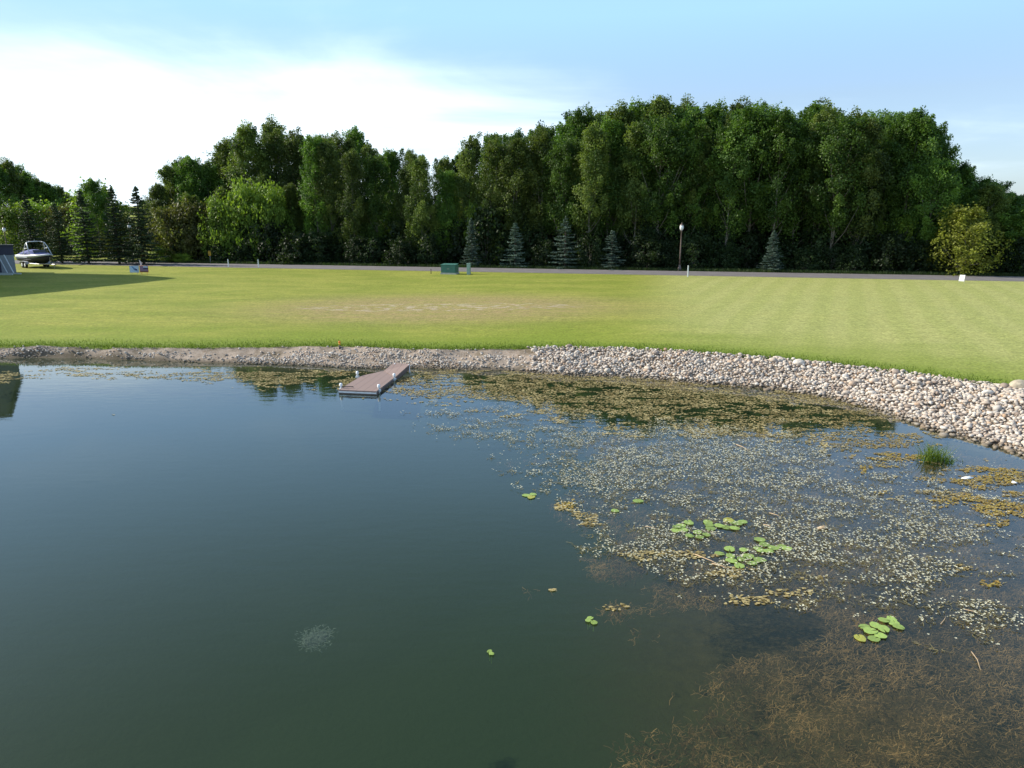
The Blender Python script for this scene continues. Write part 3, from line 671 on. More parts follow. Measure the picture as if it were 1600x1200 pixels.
# big stones: right part
X, Y, Z, ds, de, u, px, py = scatter_bank(150000, (-2, 21), (9, 31))
nz = fbm(X * .75, Y * .75, 77)
startb = sstep(812, 850, px + (nz - .5) * 60)
m = (ds > -.28) & (de < .08 + (nz - .5) * .3) & (rng.random(len(X)) < startb * .9)
keep = np.nonzero(m)[0]
# poisson-like thinning on a hash grid
def thin(idx, X, Y, r):
    seen = {}; out = []
    for i in idx:
        k = (int(math.floor(X[i] / r)), int(math.floor(Y[i] / r))); ok = True
        for a in (-1, 0, 1):
            for b in (-1, 0, 1):
                for j in seen.get((k[0] + a, k[1] + b), ()):
                    if (X[i] - X[j]) ** 2 + (Y[i] - Y[j]) ** 2 < r * r: ok = False; break
                if not ok: break
            if not ok: break
        if ok: seen.setdefault(k, []).append(i); out.append(i)
    return np.array(out)
keep = thin(keep, X, Y, .084)
print('riprap stones', len(keep))
size = .142 * (.62 + .75 * rng.random(len(keep)) ** 1.8 + .8 * (rng.random(len(keep)) > .97))
D2 = size / np.hypot(X[keep], Y[keep]); px_k, py_k = px[keep], py[keep]
vis = (px_k > 5) & (px_k < 1592) & (py_k < 1195)
rank = np.argsort(-(D2 * vis))[:298]; is_ind = np.zeros(len(keep), bool); is_ind[rank] = True
rest = keep[~is_ind]; srest = size[~is_ind]
sv = stone_verts(len(rest), srest); sv += np.stack([X[rest], Y[rest], Z[rest] + srest * .16 + rng.random(len(rest)) * .05], 1)[:, None, :]
# second, lower layer fills the gaps + gravel of the left bank
X2, Y2, Z2, ds2, de2, u2, px2, py2 = scatter_bank(420000, (-27, 21), (9, 33.6))
nz2 = fbm(X2 * .45, Y2 * .8, 55); left = 1 - sstep(800, 850, px2)
dens = np.where(px2 > 835, .5, (.10 + .8 * sstep(.42, .58, nz2)) * (1 - sstep(.35, .75, u2)) + .02)
dens = dens + .35 * blobf(px2, py2, 600, 560, 110, 14) + .3 * blobf(px2, py2, 20, 550, 90, 12)
m2 = (ds2 > -.12) & (de2 < -.03) & (rng.random(len(X2)) < dens * .75)
k2 = thin(np.nonzero(m2)[0], X2, Y2, .060); s2 = .094 * (.6 + .9 * rng.random(len(k2)) ** 1.6)
print('gravel stones', len(k2))
def merge_stones(name, sv, tone, label, cat):
    n = len(sv); V = sv.reshape(-1, 3); Q = (IF[None] + (np.arange(n) * len(IV))[:, None, None]).reshape(-1, 3)
    me = mesh_np(name, V, Q, {'tone': np.repeat(tone, len(IV))}, True, SM); return tag(link(name, me), label=label, cat=cat, kind='stuff')
def stonetone(n): return rng.random(n)
merge_stones('riprap_stones', sv, stonetone(len(sv)), 'Pale rounded riprap stones heaped along the right bank of the pond', 'stones')
sv2 = stone_verts(len(k2), s2); sv2 += np.stack([X2[k2], Y2[k2], Z2[k2] + s2 * .12], 1)[:, None, :]
merge_stones('bank_gravel', sv2, stonetone(len(sv2)), 'Small pebbles scattered over the brown soil of the left bank', 'gravel')
protoS = []
for i in range(14):
    v = stone_verts(1, [1.0])[0]; me = mesh_np('riprap_stone', v, IF, {'tone': np.zeros(len(v))}, True, SM); protoS.append(me)
for j, i in enumerate(keep[is_ind]):
    s = size[is_ind][j]; o = link('riprap_stone', protoS[j % 14], None, None, (X[i], Y[i], Z[i] + s * .18 + random.random() * .04), random.random() * 6.28)
    o.scale = (s, s, s); tag(o, label='Pale rounded fist-to-head-sized stone on the nearest stretch of riprap at right', cat='stone', group='nearest riprap stones at the right')
for (px_, py_, s, nm, lab) in [(1248, 569, .42, 'boulder', 'Big pale boulder at the top of the riprap beside the lawn'), (1594, 608, .64, 'boulder', 'Large tan boulder where riprap meets lawn at right edge')]:
    g = ground_at(px_, py_); bm = bmesh.new(); bmesh.ops.create_icosphere(bm, subdivisions=4, radius=.5)
    for v in bm.verts:
        c = v.co; n_ = float(fbm([c.x * 2.3 + s * 9], [c.y * 2.3 + c.z * 1.7], 3)[0]); v.co = c * (1 + .35 * (n_ - .5)); v.co.z *= .62
    me = bpy.data.meshes.new(nm); bm.to_mesh(me); bm.free()
    for p in me.polygons: p.use_smooth = True
    me.materials.append(simple('boulder stone', (.56, .50, .42) if s < .5 else (.36, .31, .23), .85, var=.2, scale=5, bump=.5))
    o = link(nm, me, None, None, (g.x, g.y, g.z + s * .15)); o.scale = (s, s * .8, s); tag(o, label=lab, cat='boulder')

# ------------------------------------------------------------------ grass blades on the lip of the bank
def blades(C, hgt, wid, lean=.35, tone=None):
    n = len(C); a = rng.random(n) * 6.28; l = rng.normal(size=(n, 2)) * lean * hgt[:, None]; t = np.stack([np.cos(a), np.sin(a), np.zeros(n)], 1) * wid[:, None] * .5
    top = C + np.c_[l, hgt]; mid = C + np.c_[l * .35, hgt * .6]
    V = np.stack([C - t, C + t, mid + t * .7, mid - t * .7, mid - t * .7, mid + t * .7, top + t * .12, top - t * .12], 1).reshape(-1, 3)
    Q = np.arange(8 * n).reshape(-1, 4); tn = rng.random(n) if tone is None else tone
    return V, Q, np.repeat(tn, 8)
Xg, Yg, Zg, dsg, deg, ug, pg, qg = scatter_bank(900000, (-28, 22), (11, 36))
mg = (deg > -.10) & (deg < 1.6) & (rng.random(len(Xg)) < np.exp(-np.maximum(deg, 0) / .5) * (.6 + .5 * fbm(Xg * .7, Yg * .7, 4))) & (Zg > .3)
k = np.nonzero(mg)[0][:90000]; nb = len(k)
Vb, Qb, Tb = blades(np.stack([Xg[k], Yg[k], Zg[k] - .01], 1), rng.uniform(.04, .12, nb), rng.uniform(.010, .024, nb))
tag(link('grass_fringe', mesh_np('grass_fringe', Vb, Qb, {'tone': Tb * .5}, False, M_['blade'])), label='Longer green grass hanging over the top of the bank', cat='grass', kind='stuff')
# verge weeds at the foot of the wood, coloured dark for tree shade
nw = 26000; pxw = rng.uniform(60, 1640, nw); tw = (pxw - 800) / 1115; Dw = (k0 + (RW + .3 + rng.random(nw) ** 1.5 * 2.6) / RN) / (1 - kx * tw)
Vb, Qb, Tb = blades(np.stack([tw * Dw, Dw, np.full(nw, ZR - .02)], 1), rng.uniform(.12, .4, nw), rng.uniform(.03, .07, nw), .3)
tag(link('verge_grass', mesh_np('verge_grass', Vb, Qb, {'tone': Tb * .9}, False, M_['under'])), label='Rough tall grass along the far side of the road', cat='grass', kind='stuff')

# ------------------------------------------------------------------ water plants
XW = rng.uniform(-27, 17.5, 900000); YW = rng.uniform(5.2, 31.6, 900000)
dW = pdist(np.stack([XW, YW], 1), shore); inw = dW < -.05; XW, YW, dW = XW[inw], YW[inw], dW[inw]
PX, PY = proj(XW, YW, 0.0)
fr_ = (PX > -60) & (PX < 1660) & (PY < 1260); XW, YW, dW, PX, PY = XW[fr_], YW[fr_], dW[fr_], PX[fr_], PY[fr_]
XN, YN = XW / .8, YW / .8
def bl(cx, cy, rx, ry, a=1.0): return a * np.exp(-(((PX - cx) / rx) ** 2 + ((PY - cy) / ry) ** 2) ** 1.4)
n1 = fbm(XN * .55, YN * .95, 101, 5); n2 = fbm(XN * 2.3, YN * 3.4, 202, 4)
n3 = fbm(XN * .9, YN * 3.2, 707, 4)
nn = .5 + (.34 * n1 + .33 * n2 + .33 * n3 - .5) * 2.7
# 1 floating algae along the shore
Dn = (bl(150, 584, 75, 10, .75) + bl(330, 588, 140, 12, .7) + bl(470, 592, 110, 16, 1.0) + bl(620, 600, 90, 20, 1.0) + bl(760, 600, 150, 24, 1.25) + bl(900, 615, 170, 32, 1.12) + bl(1060, 640, 190, 40, 1.08)
      + bl(1180, 635, 150, 36, 1.08) + bl(1290, 645, 110, 34, 1.1) + bl(1360, 690, 90, 22, .8) + bl(1010, 600, 90, 10, .8) + bl(1300, 660, 60, 30, .6) + bl(1500, 740, 110, 26, .7) + bl(1570, 780, 60, 50, .9) + bl(1350, 720, 60, 12, .6) + bl(172, 645, 14, 4, .8) + bl(620, 612, 50, 8, .9)
      + bl(1545, 915, 30, 9, 1.3) + bl(1500, 890, 40, 14, .8) + bl(1440, 775, 60, 8, .6) + bl(888, 790, 24, 9, 1.6) + bl(915, 812, 24, 10, 1.3) + bl(0, 590, 50, 10, .9) + bl(985, 868, 32, 8, 1.2) + bl(1060, 866, 60, 6, 1.0) + bl(1165, 940, 45, 9, .86) + bl(1225, 925, 70, 7, .84) + bl(1140, 895, 40, 6, 1.0) + bl(1300, 905, 60, 8, .9) + bl(960, 950, 28, 8, 1.0) + bl(850, 923, 40, 4, 1.0))
thr = 1 - np.clip(Dn, 0, 1.25) * .41
a1 = sstep(thr - .045, thr + .03, nn + .13)
pick = np.nonzero(rng.random(len(XW)) < a1 * .42 * (Dn > .12))[0]; print('algae flecks', len(pick))
def flecks(idx, size, zr, tone, asp=.7):
    n = len(idx); a = rng.random(n) * 6.28; s = size * (.5 + rng.random(n)); Z_ = rng.uniform(*zr, n)
    C = np.stack([XW[idx], YW[idx], Z_], 1); out = []
    for k in range(5):
        b = a + k * 1.2566 + rng.normal(size=n) * .25; r = s * .5 * rng.uniform(.6, 1.1, n)
        out.append(C + np.stack([np.cos(b) * r, np.sin(b) * r * asp, rng.normal(size=n) * .004], 1))
    return np.stack(out, 1).reshape(-1, 3), np.arange(5 * n).reshape(n, 5), np.repeat(tone, 5)
am = leafmat('floating algae', (.17, .125, .04), (.47, .385, .18), .1, .8, 0)
tn = np.clip(.25 + .9 * (n2[pick] - .4) * 1.6 + rng.normal(size=len(pick)) * .22, 0, 1)
tn = np.where((PX[pick] > 1300) , tn * .6, tn)
Va, Qa, Ta = flecks(pick, .076, (.006, .022), tn)
tag(link('floating_algae', mesh_np('floating_algae', Va, Qa, {'tone': Ta}, False, am)), label='Brown and olive algae mats floating along the stony shore', cat='algae', kind='stuff')
oa = leafmat('orange algae', (.30, .19, .04), (.34, .27, .06), .1, .8, 0)
Do = (bl(1390, 722, 70, 14, .8) + bl(1560, 745, 90, 22, .85) + bl(1560, 800, 50, 32, .9) + bl(1375, 772, 20, 6, 1.0) + bl(890, 788, 22, 8, 1.4) + bl(1475, 790, 30, 9, .9) + bl(1350, 735, 12, 8, 1.2) + bl(1545, 915, 26, 8, 1.3) + bl(1310, 820, 0.1, .1, 0) + bl(1138, 813, 9, 3, 1.2))
ao = sstep(.0, .05, nn + .13 - (1 - np.clip(Do, 0, 1.4) * .50)); po = np.nonzero(rng.random(len(XW)) < ao * .5 * (Do > .1))[0]
Va, Qa, Ta = flecks(po, .068, (.012, .026), rng.random(len(po)))
tag(link('orange_algae', mesh_np('orange_algae', Va, Qa, {'tone': Ta}, False, oa)), label='Ochre algae patches floating in the right corner of the pond', cat='algae', kind='stuff')
# 2 white flowers of the crowfoot
Df = (bl(1480, 870, 150, 130, .28) + bl(1400, 780, 160, 70, .3) + bl(760, 655, 130, 30, .45) + bl(900, 690, 150, 35, .6) + bl(1020, 730, 150, 45, 1.05) + bl(1110, 760, 110, 45, 1.1) + bl(1060, 690, 120, 25, .9) + bl(1160, 700, 120, 35, .7) + bl(1230, 850, 70, 40, 1.1) + bl(1190, 890, 110, 26, 1.2)
      + bl(1010, 860, 100, 16, .95) + bl(1060, 830, 120, 30, .55) + bl(915, 815, 28, 12, .8) + bl(1290, 740, 90, 60, .45) + bl(1330, 830, 130, 60, .55) + bl(1430, 880, 90, 50, .55) + bl(1250, 930, 130, 22, .45) + bl(1500, 830, 90, 60, .3) + bl(1350, 900, 80, 30, .4) + bl(1120, 925, 60, 18, .35) + bl(1150, 800, 200, 120, .22) + bl(1450, 950, 120, 40, .2) + bl(1000, 780, 120, 30, .5) + bl(1480, 1000, 100, 40, .12) + bl(870, 740, 90, 30, .3))
nf = .45 * fbm(XN * .9, YN * 1.2, 303, 4) + .55 * fbm(XN * 3.0, YN * 4.0, 404, 3)
nf = .43 + (nf - .5) * 3.6
af = sstep(-.02, .30, nf + .10 - (1 - np.clip(Df, 0, 1.2) * .56))
pf = np.nonzero(rng.random(len(XW)) < (Df > .1) * (af * .36 + .020 * sstep(.1, .5, Df)))[0]; print('flowers', len(pf))
def flowers(idx):
    n = len(idx); C = np.stack([XW[idx] + rng.normal(size=n) * .02, YW[idx] + rng.normal(size=n) * .02, rng.uniform(.02, .09, n)], 1)
    s = rng.uniform(.010, .024, n); V = []; Q = []
    for k in range(5):
        a = k * 1.2566 + rng.random(n) * .4; d = np.stack([np.cos(a), np.sin(a), np.full(n, .35)], 1); p = np.stack([-np.sin(a), np.cos(a), np.zeros(n)], 1)
        V.append(np.stack([C, C + (d * .6 + p * .32) * s[:, None], C + d * s[:, None], C + (d * .6 - p * .32) * s[:, None]], 1))
    V = np.stack(V, 1).reshape(-1, 3); Q = np.arange(len(V)).reshape(-1, 4); return V, Q
Vf, Qf = flowers(pf); tag(link('crowfoot_flowers', mesh_np('crowfoot_flowers', Vf, Qf, None, False, M_['petal'])), label='Tiny white flowers dotted over the water plants of the pond', cat='flowers', kind='stuff')
# 3 leafy stems at the surface under the flowers
ag = sstep(-.03, .12, nf + .15 - (1 - np.clip(Df * 1.1, 0, 1.25) * .62)); pg_ = np.nonzero(rng.random(len(XW)) < (Df > .15) * ag * .34)[0]
gm = leafmat('crowfoot stems', (.07, .065, .03), (.26, .22, .10), .15, .7, 0)
def strands(idx, lr, wr, zr, tone, rise=0.0):
    n = len(idx); a = rng.random(n) * 6.28; l = rng.uniform(*lr, n); w_ = rng.uniform(*wr, n); z0 = rng.uniform(*zr, n); b = a + rng.normal(size=n) * .7
    p0 = np.stack([XW[idx], YW[idx], z0], 1); p1 = p0 + np.stack([np.cos(a) * l * .5, np.sin(a) * l * .5, rng.normal(size=n) * rise], 1); p2 = p1 + np.stack([np.cos(b) * l * .5, np.sin(b) * l * .5, rng.normal(size=n) * rise], 1)
    zt = np.minimum(0, 0)
    s0 = np.stack([-np.sin(a), np.cos(a), np.zeros(n)], 1) * w_[:, None] * .5; s2_ = np.stack([-np.sin(b), np.cos(b), np.zeros(n)], 1) * w_[:, None] * .5
    V = np.stack([p0 - s0, p0 + s0, p1 + s0, p1 - s0, p1 - s2_, p1 + s2_, p2 + s2_, p2 - s2_], 1).reshape(-1, 3)
    return V, np.arange(8 * n).reshape(-1, 4), np.repeat(tone, 8)
Vs, Qs, Ts = strands(pg_, (.05, .145), (.006, .014), (.003, .018), rng.random(len(pg_)), .004)
tag(link('crowfoot_stems', mesh_np('crowfoot_stems', Vs, Qs, {'tone': Ts}, False, gm)), label='Thin matted stems lying on the water among the white flowers', cat='water plants', kind='stuff')
# 4 submerged brown weeds
Dsb = (bl(1430, 860, 260, 130, .7) + bl(1350, 950, 330, 120, 1.1) + bl(1450, 1080, 300, 120, 1.2) + bl(1200, 860, 260, 90, .9) + bl(1500, 820, 220, 120, .9) + bl(1230, 1050, 110, 40, 1.0) + bl(1000, 880, 100, 22, .7) + bl(900, 800, 70, 30, .6) + bl(1100, 760, 220, 90, .8) + bl(900, 700, 200, 40, .4) + bl(1300, 760, 250, 80, .9)
       + bl(960, 950, 30, 14, .7) + bl(1180, 920, 100, 25, .9) + bl(850, 922, 45, 6, .7) + bl(1040, 990, 60, 12, .5) + bl(1400, 1200, 500, 90, 1.2) + bl(1560, 960, 150, 150, 1.0)
       - bl(1210, 975, 110, 42, 1.9) - bl(1030, 890, 45, 18, 1.0) - bl(1120, 1000, 110, 50, .9) - bl(1350, 1010, 60, 26, .5))
ns = .55 * fbm(XN * .5, YN * .6, 505, 4) + .45 * fbm(XN * 2.6, YN * 3, 606, 4)
asb = sstep(-.04, .16, ns + .15 - (1 - np.clip(Dsb, 0, 1.1) * .68)) * np.where(YW < 13, 1, .7)
pb = np.nonzero(rng.random(len(XW)) < asb * .62)[0]; pb = np.concatenate([pb, pb, pb]); print('weeds', len(pb))
XW = XW + 0; jx = rng.normal(size=len(pb)) * .06
wm = leafmat('submerged weed', (.06, .035, .016), (.44, .25, .11), .15, .7, 0)
Vs, Qs, Ts = strands(pb, (.04, .14), (.004, .009), (-.13, -.007), np.clip(.05 + .8 * rng.random(len(pb)) ** 1.6 + 1.6 * (fbm(XN[pb] * 1.6, YN[pb] * 1.8, 818, 4) - .5), 0, 1), .02)
Vs[:, 2] = np.minimum(Vs[:, 2], -.004)
tag(link('submerged_weeds', mesh_np('submerged_weeds', Vs, Qs, {'tone': Ts}, False, wm)), label='Brown weed tangled just under the water in the right foreground', cat='water weed', kind='stuff')
# scatter of thin pale strips under the open water
cxp, cyp = onz(493, 990, 0); q_ = 900; XB, YB = XW, YW; XW = cxp + rng.normal(size=q_) * .10; YW = cyp + rng.normal(size=q_) * .12
Vs, Qs, Ts = strands(np.arange(q_), (.02, .07), (.006, .014), (-.12, -.05), rng.random(q_), .004); XW, YW = XB, YB
tag(link('pale_strands', mesh_np('pale_strands', Vs, Qs, {'tone': Ts}, False, leafmat('pale strands', (.08, .11, .09), (.17, .20, .17), .1, .8, 0))), label='Faint pale patch under the open water at the bottom left', cat='water weed', kind='stuff')
# lily plants
def padmesh(r, seed):
    random.seed(seed); bm = bmesh.new(); n = 30; c = bm.verts.new((0, 0, .004)); gap = .16; vs = []; ms = []
    for k in range(n + 1):
        a = gap + (2 * math.pi - 2 * gap) * k / n; q = r * (1 + .05 * math.sin(3 * a + seed) + .03 * math.sin(7 * a + seed * 2))
        ms.append(bm.verts.new((math.cos(a) * q * .6, math.sin(a) * q * .6 * .84, .006 + .001 * math.sin(5 * a)))); vs.append(bm.verts.new((math.cos(a) * q, math.sin(a) * q * .84, .004 + .002 * abs(math.sin(2.5 * a + seed)))))
    for k in range(n): bm.faces.new((c, ms[k], ms[k + 1])); bm.faces.new((ms[k], vs[k], vs[k + 1], ms[k + 1]))
    q = bmesh.ops.extrude_face_region(bm, geom=bm.faces[:]); bmesh.ops.translate(bm, vec=(0, 0, -.005), verts=[v for v in q['geom'] if isinstance(v, bmesh.types.BMVert)])
    bmesh.ops.recalc_face_normals(bm, faces=bm.faces)
    me = bpy.data.meshes.new('leaf'); bm.to_mesh(me); bm.free()
    return me
pads = [padmesh(1, s) for s in range(5)]
for q in pads[:4]: q.materials.append(M_['lily'])
pads[4].materials.append(M_['lilyy'])
PL = [('Water lily of five pads, leftmost of the upper three small plants in the weeds', [(1055,829),(1064,822),(1076,817),(1058,824),(1068,828)], 10),
      ('Water lily with fused pads below the upper lily group', [(1077,837),(1090,832),(1104,836),(1093,840)], 10),
      ('Water lily with a yellow pad, right end of the upper lily group', [(1106,816),(1110,826),(1124,822),(1108,821),(1143,815),(1152,818),(1160,816),(1148,826),(1135,824),(1138,813)], 10),
      ('Largest water lily, spread out beside the dead stem', [(1124,865),(1140,858),(1141,869),(1162,860),(1143,876),(1158,874),(1169,870),(1155,885),(1175,880),(1187,875)], 10.5),
      ('Water lily in the white flowers right of the largest lily', [(1184,857),(1194,851),(1189,861),(1201,862),(1208,856),(1222,855),(1230,858),(1187,844)], 9.5),
      ('Bright water lily of ten pads, alone in the lower right foreground', [(1344,997),(1351,980),(1368,978),(1360,987),(1366,998),(1375,993),(1380,983),(1381,970),(1393,967),(1397,974),(1404,980)], 10.5),
      ('Small two-pad lily floating by itself on open water', [(922,966),(928,973),(919,970)], 7), ('Tiny lone lily nearest the bottom edge', [(765,1018),(768,1022)], 6),
      ('Small pale lily left of the ochre algae clump', [(822,774),(830,777),(833,773)], 8), ('Single flat pad right of the ochre algae clump', [(995,783),(1000,783)], 9), ('Single dim pad below and left of the flat pad', [(961,798)], 8)]
random.seed(3)
for lab, L_, r in PL:
    c = [onz(a, b, .01) for a, b in L_]; cx = sum(a for a, b in c) / len(c); cy = sum(b for a, b in c) / len(c)
    t = empty('water_lily', (cx, cy, 0), label=lab, cat='water lily', group='water lilies floating on the pond')
    for j, ((a, b), (x, y)) in enumerate(zip(L_, c)):
        rr = .80 * r * math.hypot(x, y, CH) / F * random.uniform(.82, 1.1)
        o = link('leaf', pads[4] if ((a, b) in ((1138,813), (1344,997)) or (lab.startswith('Small pale') and j == 1)) else pads[random.randrange(4)], None, t, (x - cx, y - cy, .012 + .004 * (j % 4)), random.random() * 6.28); o.scale = (rr, rr, 1)
    mb = MB()
    for (x, y) in c: mb.tube([(x - cx, y - cy, .008), ((x - cx) * .9, (y - cy) * .9, -.14)], .006, 5)
    mb.build('stems', M_['lily'], t)
# reed tuft in the shallows and dry reeds
def tuft(name, px, py, n, spread, hr, mat, label, cat, lean=.25, w=(.010, .018)):
    x, y = onz(px, py, 0); C = np.stack([rng.normal(size=n) * spread, rng.normal(size=n) * spread * .7, np.full(n, -.1)], 1)
    V, Q, T = blades(C, rng.uniform(*hr, n), rng.uniform(*w, n), lean); t = empty(name, (x, y, 0), label=label, cat=cat)
    link('blades', mesh_np('blades', V, Q, {'tone': T}, False, mat), None, t); return t
tuft('reed_clump', 1455, 720, 260, .15, (.28, .60), M_['reed'], 'Bright green reed clump standing in the shallows at right', 'reeds', .38)
tuft('reed_clump', 1478, 722, 110, .11, (.16, .36), M_['reed'], 'Thinner green reed clump touching the bright one on its right', 'reeds', .35)
dr = leafmat('dry reeds', (.30, .22, .12), (.45, .36, .22), .1, .8, 0)
tuft('dry_reeds', 1050, 602, 30, .11, (.28, .6), dr, 'Dry straw-coloured reeds at the water edge below the riprap', 'reeds', .15)
tuft('dry_reeds', 1078, 603, 14, .10, (.2, .4), dr, 'Fewer short dry reeds right of the taller dry ones', 'reeds', .3)
# floating stems and litter
for i, (a, b, r_, lab) in enumerate([((1084,865),(1136,889),.012,'Longest bleached stem slanting across the weeds left of largest lily'), ((1112,880),(1142,890),.012,'Short orange-brown stem against the longest one'), ((1202,801),(1222,809),.011,'Pale stem floating above the upper lilies'), ((1193,819),(1206,825),.011,'Short pale stem just right of the upper lilies'), ((1508,952),(1530,960),.008,'Thin stem at the right under the ochre patch'), ((1518,1018),(1532,1046),.009,'Thin dark stem at the bottom right corner'), ((1470,975),(1478,962),.008,'Short thin stem right of the foreground lily'), ((1150,694),(1170,704),.015,'Pale stem floating below the dark reflection'), ((1008,782+40),(1030,828),.009,'Thin stem left of the upper lilies')]):
    p, q = onz(*a, .02), onz(*b, .02); mid = ((p[0] + q[0]) / 2 + .02, (p[1] + q[1]) / 2, .03)
    o = MB().tube([(0, 0, .018), (mid[0] - p[0], mid[1] - p[1], .03), (q[0] - p[0], q[1] - p[1], .015)], [r_ * .8, r_ * .72, r_ * .4], 6).build('floating_stem', M_['stick'], loc=(p[0], p[1], 0), smooth=True)
    tag(o, label=lab, cat='stem', group='dead stems floating on the pond')
for (a, b, s, m, lab) in [(1512, 748, .20, M_['white'], 'White scrap floating in the shallows near the right edge'), (1286, 826, .16, M_['stick'], 'Curled brown leaf floating right of the pale stems'), (1585, 755, .07, M_['white'], 'Small white fleck floating at the right edge')]:
    s *= .8; x, y = onz(a, b, 0); mb = MB(); mb.loft([[(-s, -.03, .01), (-s, .03, .01), (-s, .03, .02), (-s, -.03, .02)], [(-s * .2, -.07, .02), (-s * .2, .06, .01), (-s * .2, .06, .035), (-s * .2, -.07, .045)], [(s * .5, -.05, .01), (s * .5, .05, .02), (s * .5, .05, .04), (s * .5, -.05, .03)], [(s, -.01, .02), (s, .01, .02), (s, .01, .03), (s, -.01, .03)]])
    tag(mb.build('floating_litter', m, loc=(x, y, 0), rz=.2, smooth=True), label=lab, cat='litter')

# ------------------------------------------------------------------ dock
DZ = .14
def dk(px, py, z=DZ): x, y = onz(px, py, z); return Vector((x, y, z))
A0 = dk(529, 609); A1 = dk(588, 611.5); A2 = dk(616, 590); A3 = dk(565, 587); G0 = dk(599, 579.5); G1 = A2
ZG = .34
xg, yg = onz(641, 568.5, ZG); G2 = Vector((xg, yg, ZG)); xg, yg = onz(615.5, 567, ZG); G3 = Vector((xg, yg, ZG))
for n_, v in zip('A0 A1 A2 A3 G0 G2 G3'.split(), (A0, A1, A2, A3, G0, G2, G3)): print(n_, [round(c, 2) for c in v])
def deckmat():
    m, N, L, b = nodemat('composite deck boards'); b.inputs['Roughness'].default_value = .75
    g = N.new('ShaderNodeNewGeometry'); mp = N.new('ShaderNodeMapping'); d = (A1 - A0); mp.inputs['Rotation'].default_value = (0, 0, -math.atan2((A2 - A1).y, (A2 - A1).x)); L.new(g.outputs['Position'], mp.inputs[0])
    w_ = N.new('ShaderNodeTexWave'); w_.bands_direction = 'Y'; w_.wave_profile = 'SAW'; w_.inputs['Scale'].default_value = 1.05; w_.inputs['Distortion'].default_value = 0; L.new(mp.outputs[0], w_.inputs['Vector'])
    r = N.new('ShaderNodeValToRGB'); r.color_ramp.elements[0].position = .0; r.color_ramp.elements[0].color = (.06, .04, .032, 1); r.color_ramp.elements[1].position = .07; r.color_ramp.elements[1].color = (.235, .165, .14, 1)
    L.new(w_.outputs['Fac'], r.inputs[0]); n = N.new('ShaderNodeTexNoise'); n.inputs['Scale'].default_value = 3; n.inputs['Detail'].default_value = 6; L.new(g.outputs['Position'], n.inputs['Vector'])
    mx = N.new('ShaderNodeMix'); mx.data_type = 'RGBA'; mx.blend_type = 'MULTIPLY'; mx.inputs['Factor'].default_value = .35; L.new(r.outputs[0], mx.inputs['A']); L.new(n.outputs[1], mx.inputs['B'])
    L.new(r.outputs[0], b.inputs['Base Color']); return m
DM = deckmat(); FRM = simple('weathered dock frame', (.13, .10, .09), .8)
dock = empty('dock', (0, 0, 0), label='Small brown floating dock with white corner posts reaching out from the bank', cat='dock')
o0 = A0.copy(); o0.z = 0; dock.location = o0
def rel(v): return tuple(Vector(v) - o0)
MB().poly([rel(A0), rel(A1), rel(A2), rel(G0), rel(A3)], (0, 0, -.05)).build('platform', DM, dock)
MB().poly([rel(G0 + Vector((.02, .02, .006))), rel(A2 + Vector((.02, .02, .006))), rel(G2), rel(G3)], (0, 0, -.05)).build('gangway', DM, dock)
fb = MB()
def beam(mb, a, b, h=.15, t=.04, dz=-.05):
    a = Vector(a); b = Vector(b); d = (b - a); n_ = Vector((-d.y, d.x, 0)).normalized() * t
    mb.loft([[a + Vector((0, 0, dz)) , a + n_ + Vector((0, 0, dz)), a + n_ + Vector((0, 0, dz - h)), a + Vector((0, 0, dz - h))], [b + Vector((0, 0, dz)), b + n_ + Vector((0, 0, dz)), b + n_ + Vector((0, 0, dz - h)), b + Vector((0, 0, dz - h))]])
for a, b in ((A0, A1), (A1, A2), (A2, G2), (A3, A0), (G0, A3), (G3, G0)): beam(fb, rel(a), rel(b))
fb.build('frame', FRM, dock)
sk = MB(); beam(sk, rel(A0 + Vector((0, -.012, .012))), rel(A1 + Vector((0, -.012, .012))), .05, .012, -.06); beam(sk, rel(A1), rel(A2), .03, .014, -.01); sk.build('edge_trim', M_['alu'], dock)
fl_ = MB()
for q in (.22, .78):
    c = (A0 * (1 - q) + A1 * q); e = (A3 * (1 - q) + A2 * q)
    fl_.tube([rel(c * .95 + e * .05 - Vector((0, 0, .20))), rel(c * .05 + e * .95 - Vector((0, 0, .20)))], .13, 12)
fl_.build('floats', M_['black'], dock, True)
for v in (dk(533, 606), dk(558.5, 587), dk(592, 608), dk(616, 590.5)):
    p = rel(v); pm = MB().lathe([(.035, -.8), (.035, .05), (.05, .06), (.055, .08), (.055, .14), (.045, .17), (.02, .18)], 12, p).build('post', M_['white'], dock, True)
    MB().box((p[0], p[1], p[2] - .05), (.14, .12, .08), None, .01).build('bracket', M_['alu'], pm)
MB().tube([rel(G2 + Vector((-.05, -.1, 0))), rel(G2 + Vector((.02, -.12, -.75)))], .03, 8).build('leg', M_['white'], dock)
MB().tube([rel(G3 + Vector((.05, -.1, 0))), rel(G3 + Vector((.0, -.12, -.75)))], .03, 8).build('leg', M_['white'], dock)
cl = rel(dk(541, 606.5)); MB().tube([(cl[0] - .09, cl[1], cl[2] + .02), (cl[0] - .09, cl[1], cl[2] + .06), (cl[0] + .25, cl[1], cl[2] + .06), (cl[0] + .25, cl[1], cl[2] + .02)], .015, 6).build('mooring_cleat', M_['black'], dock)

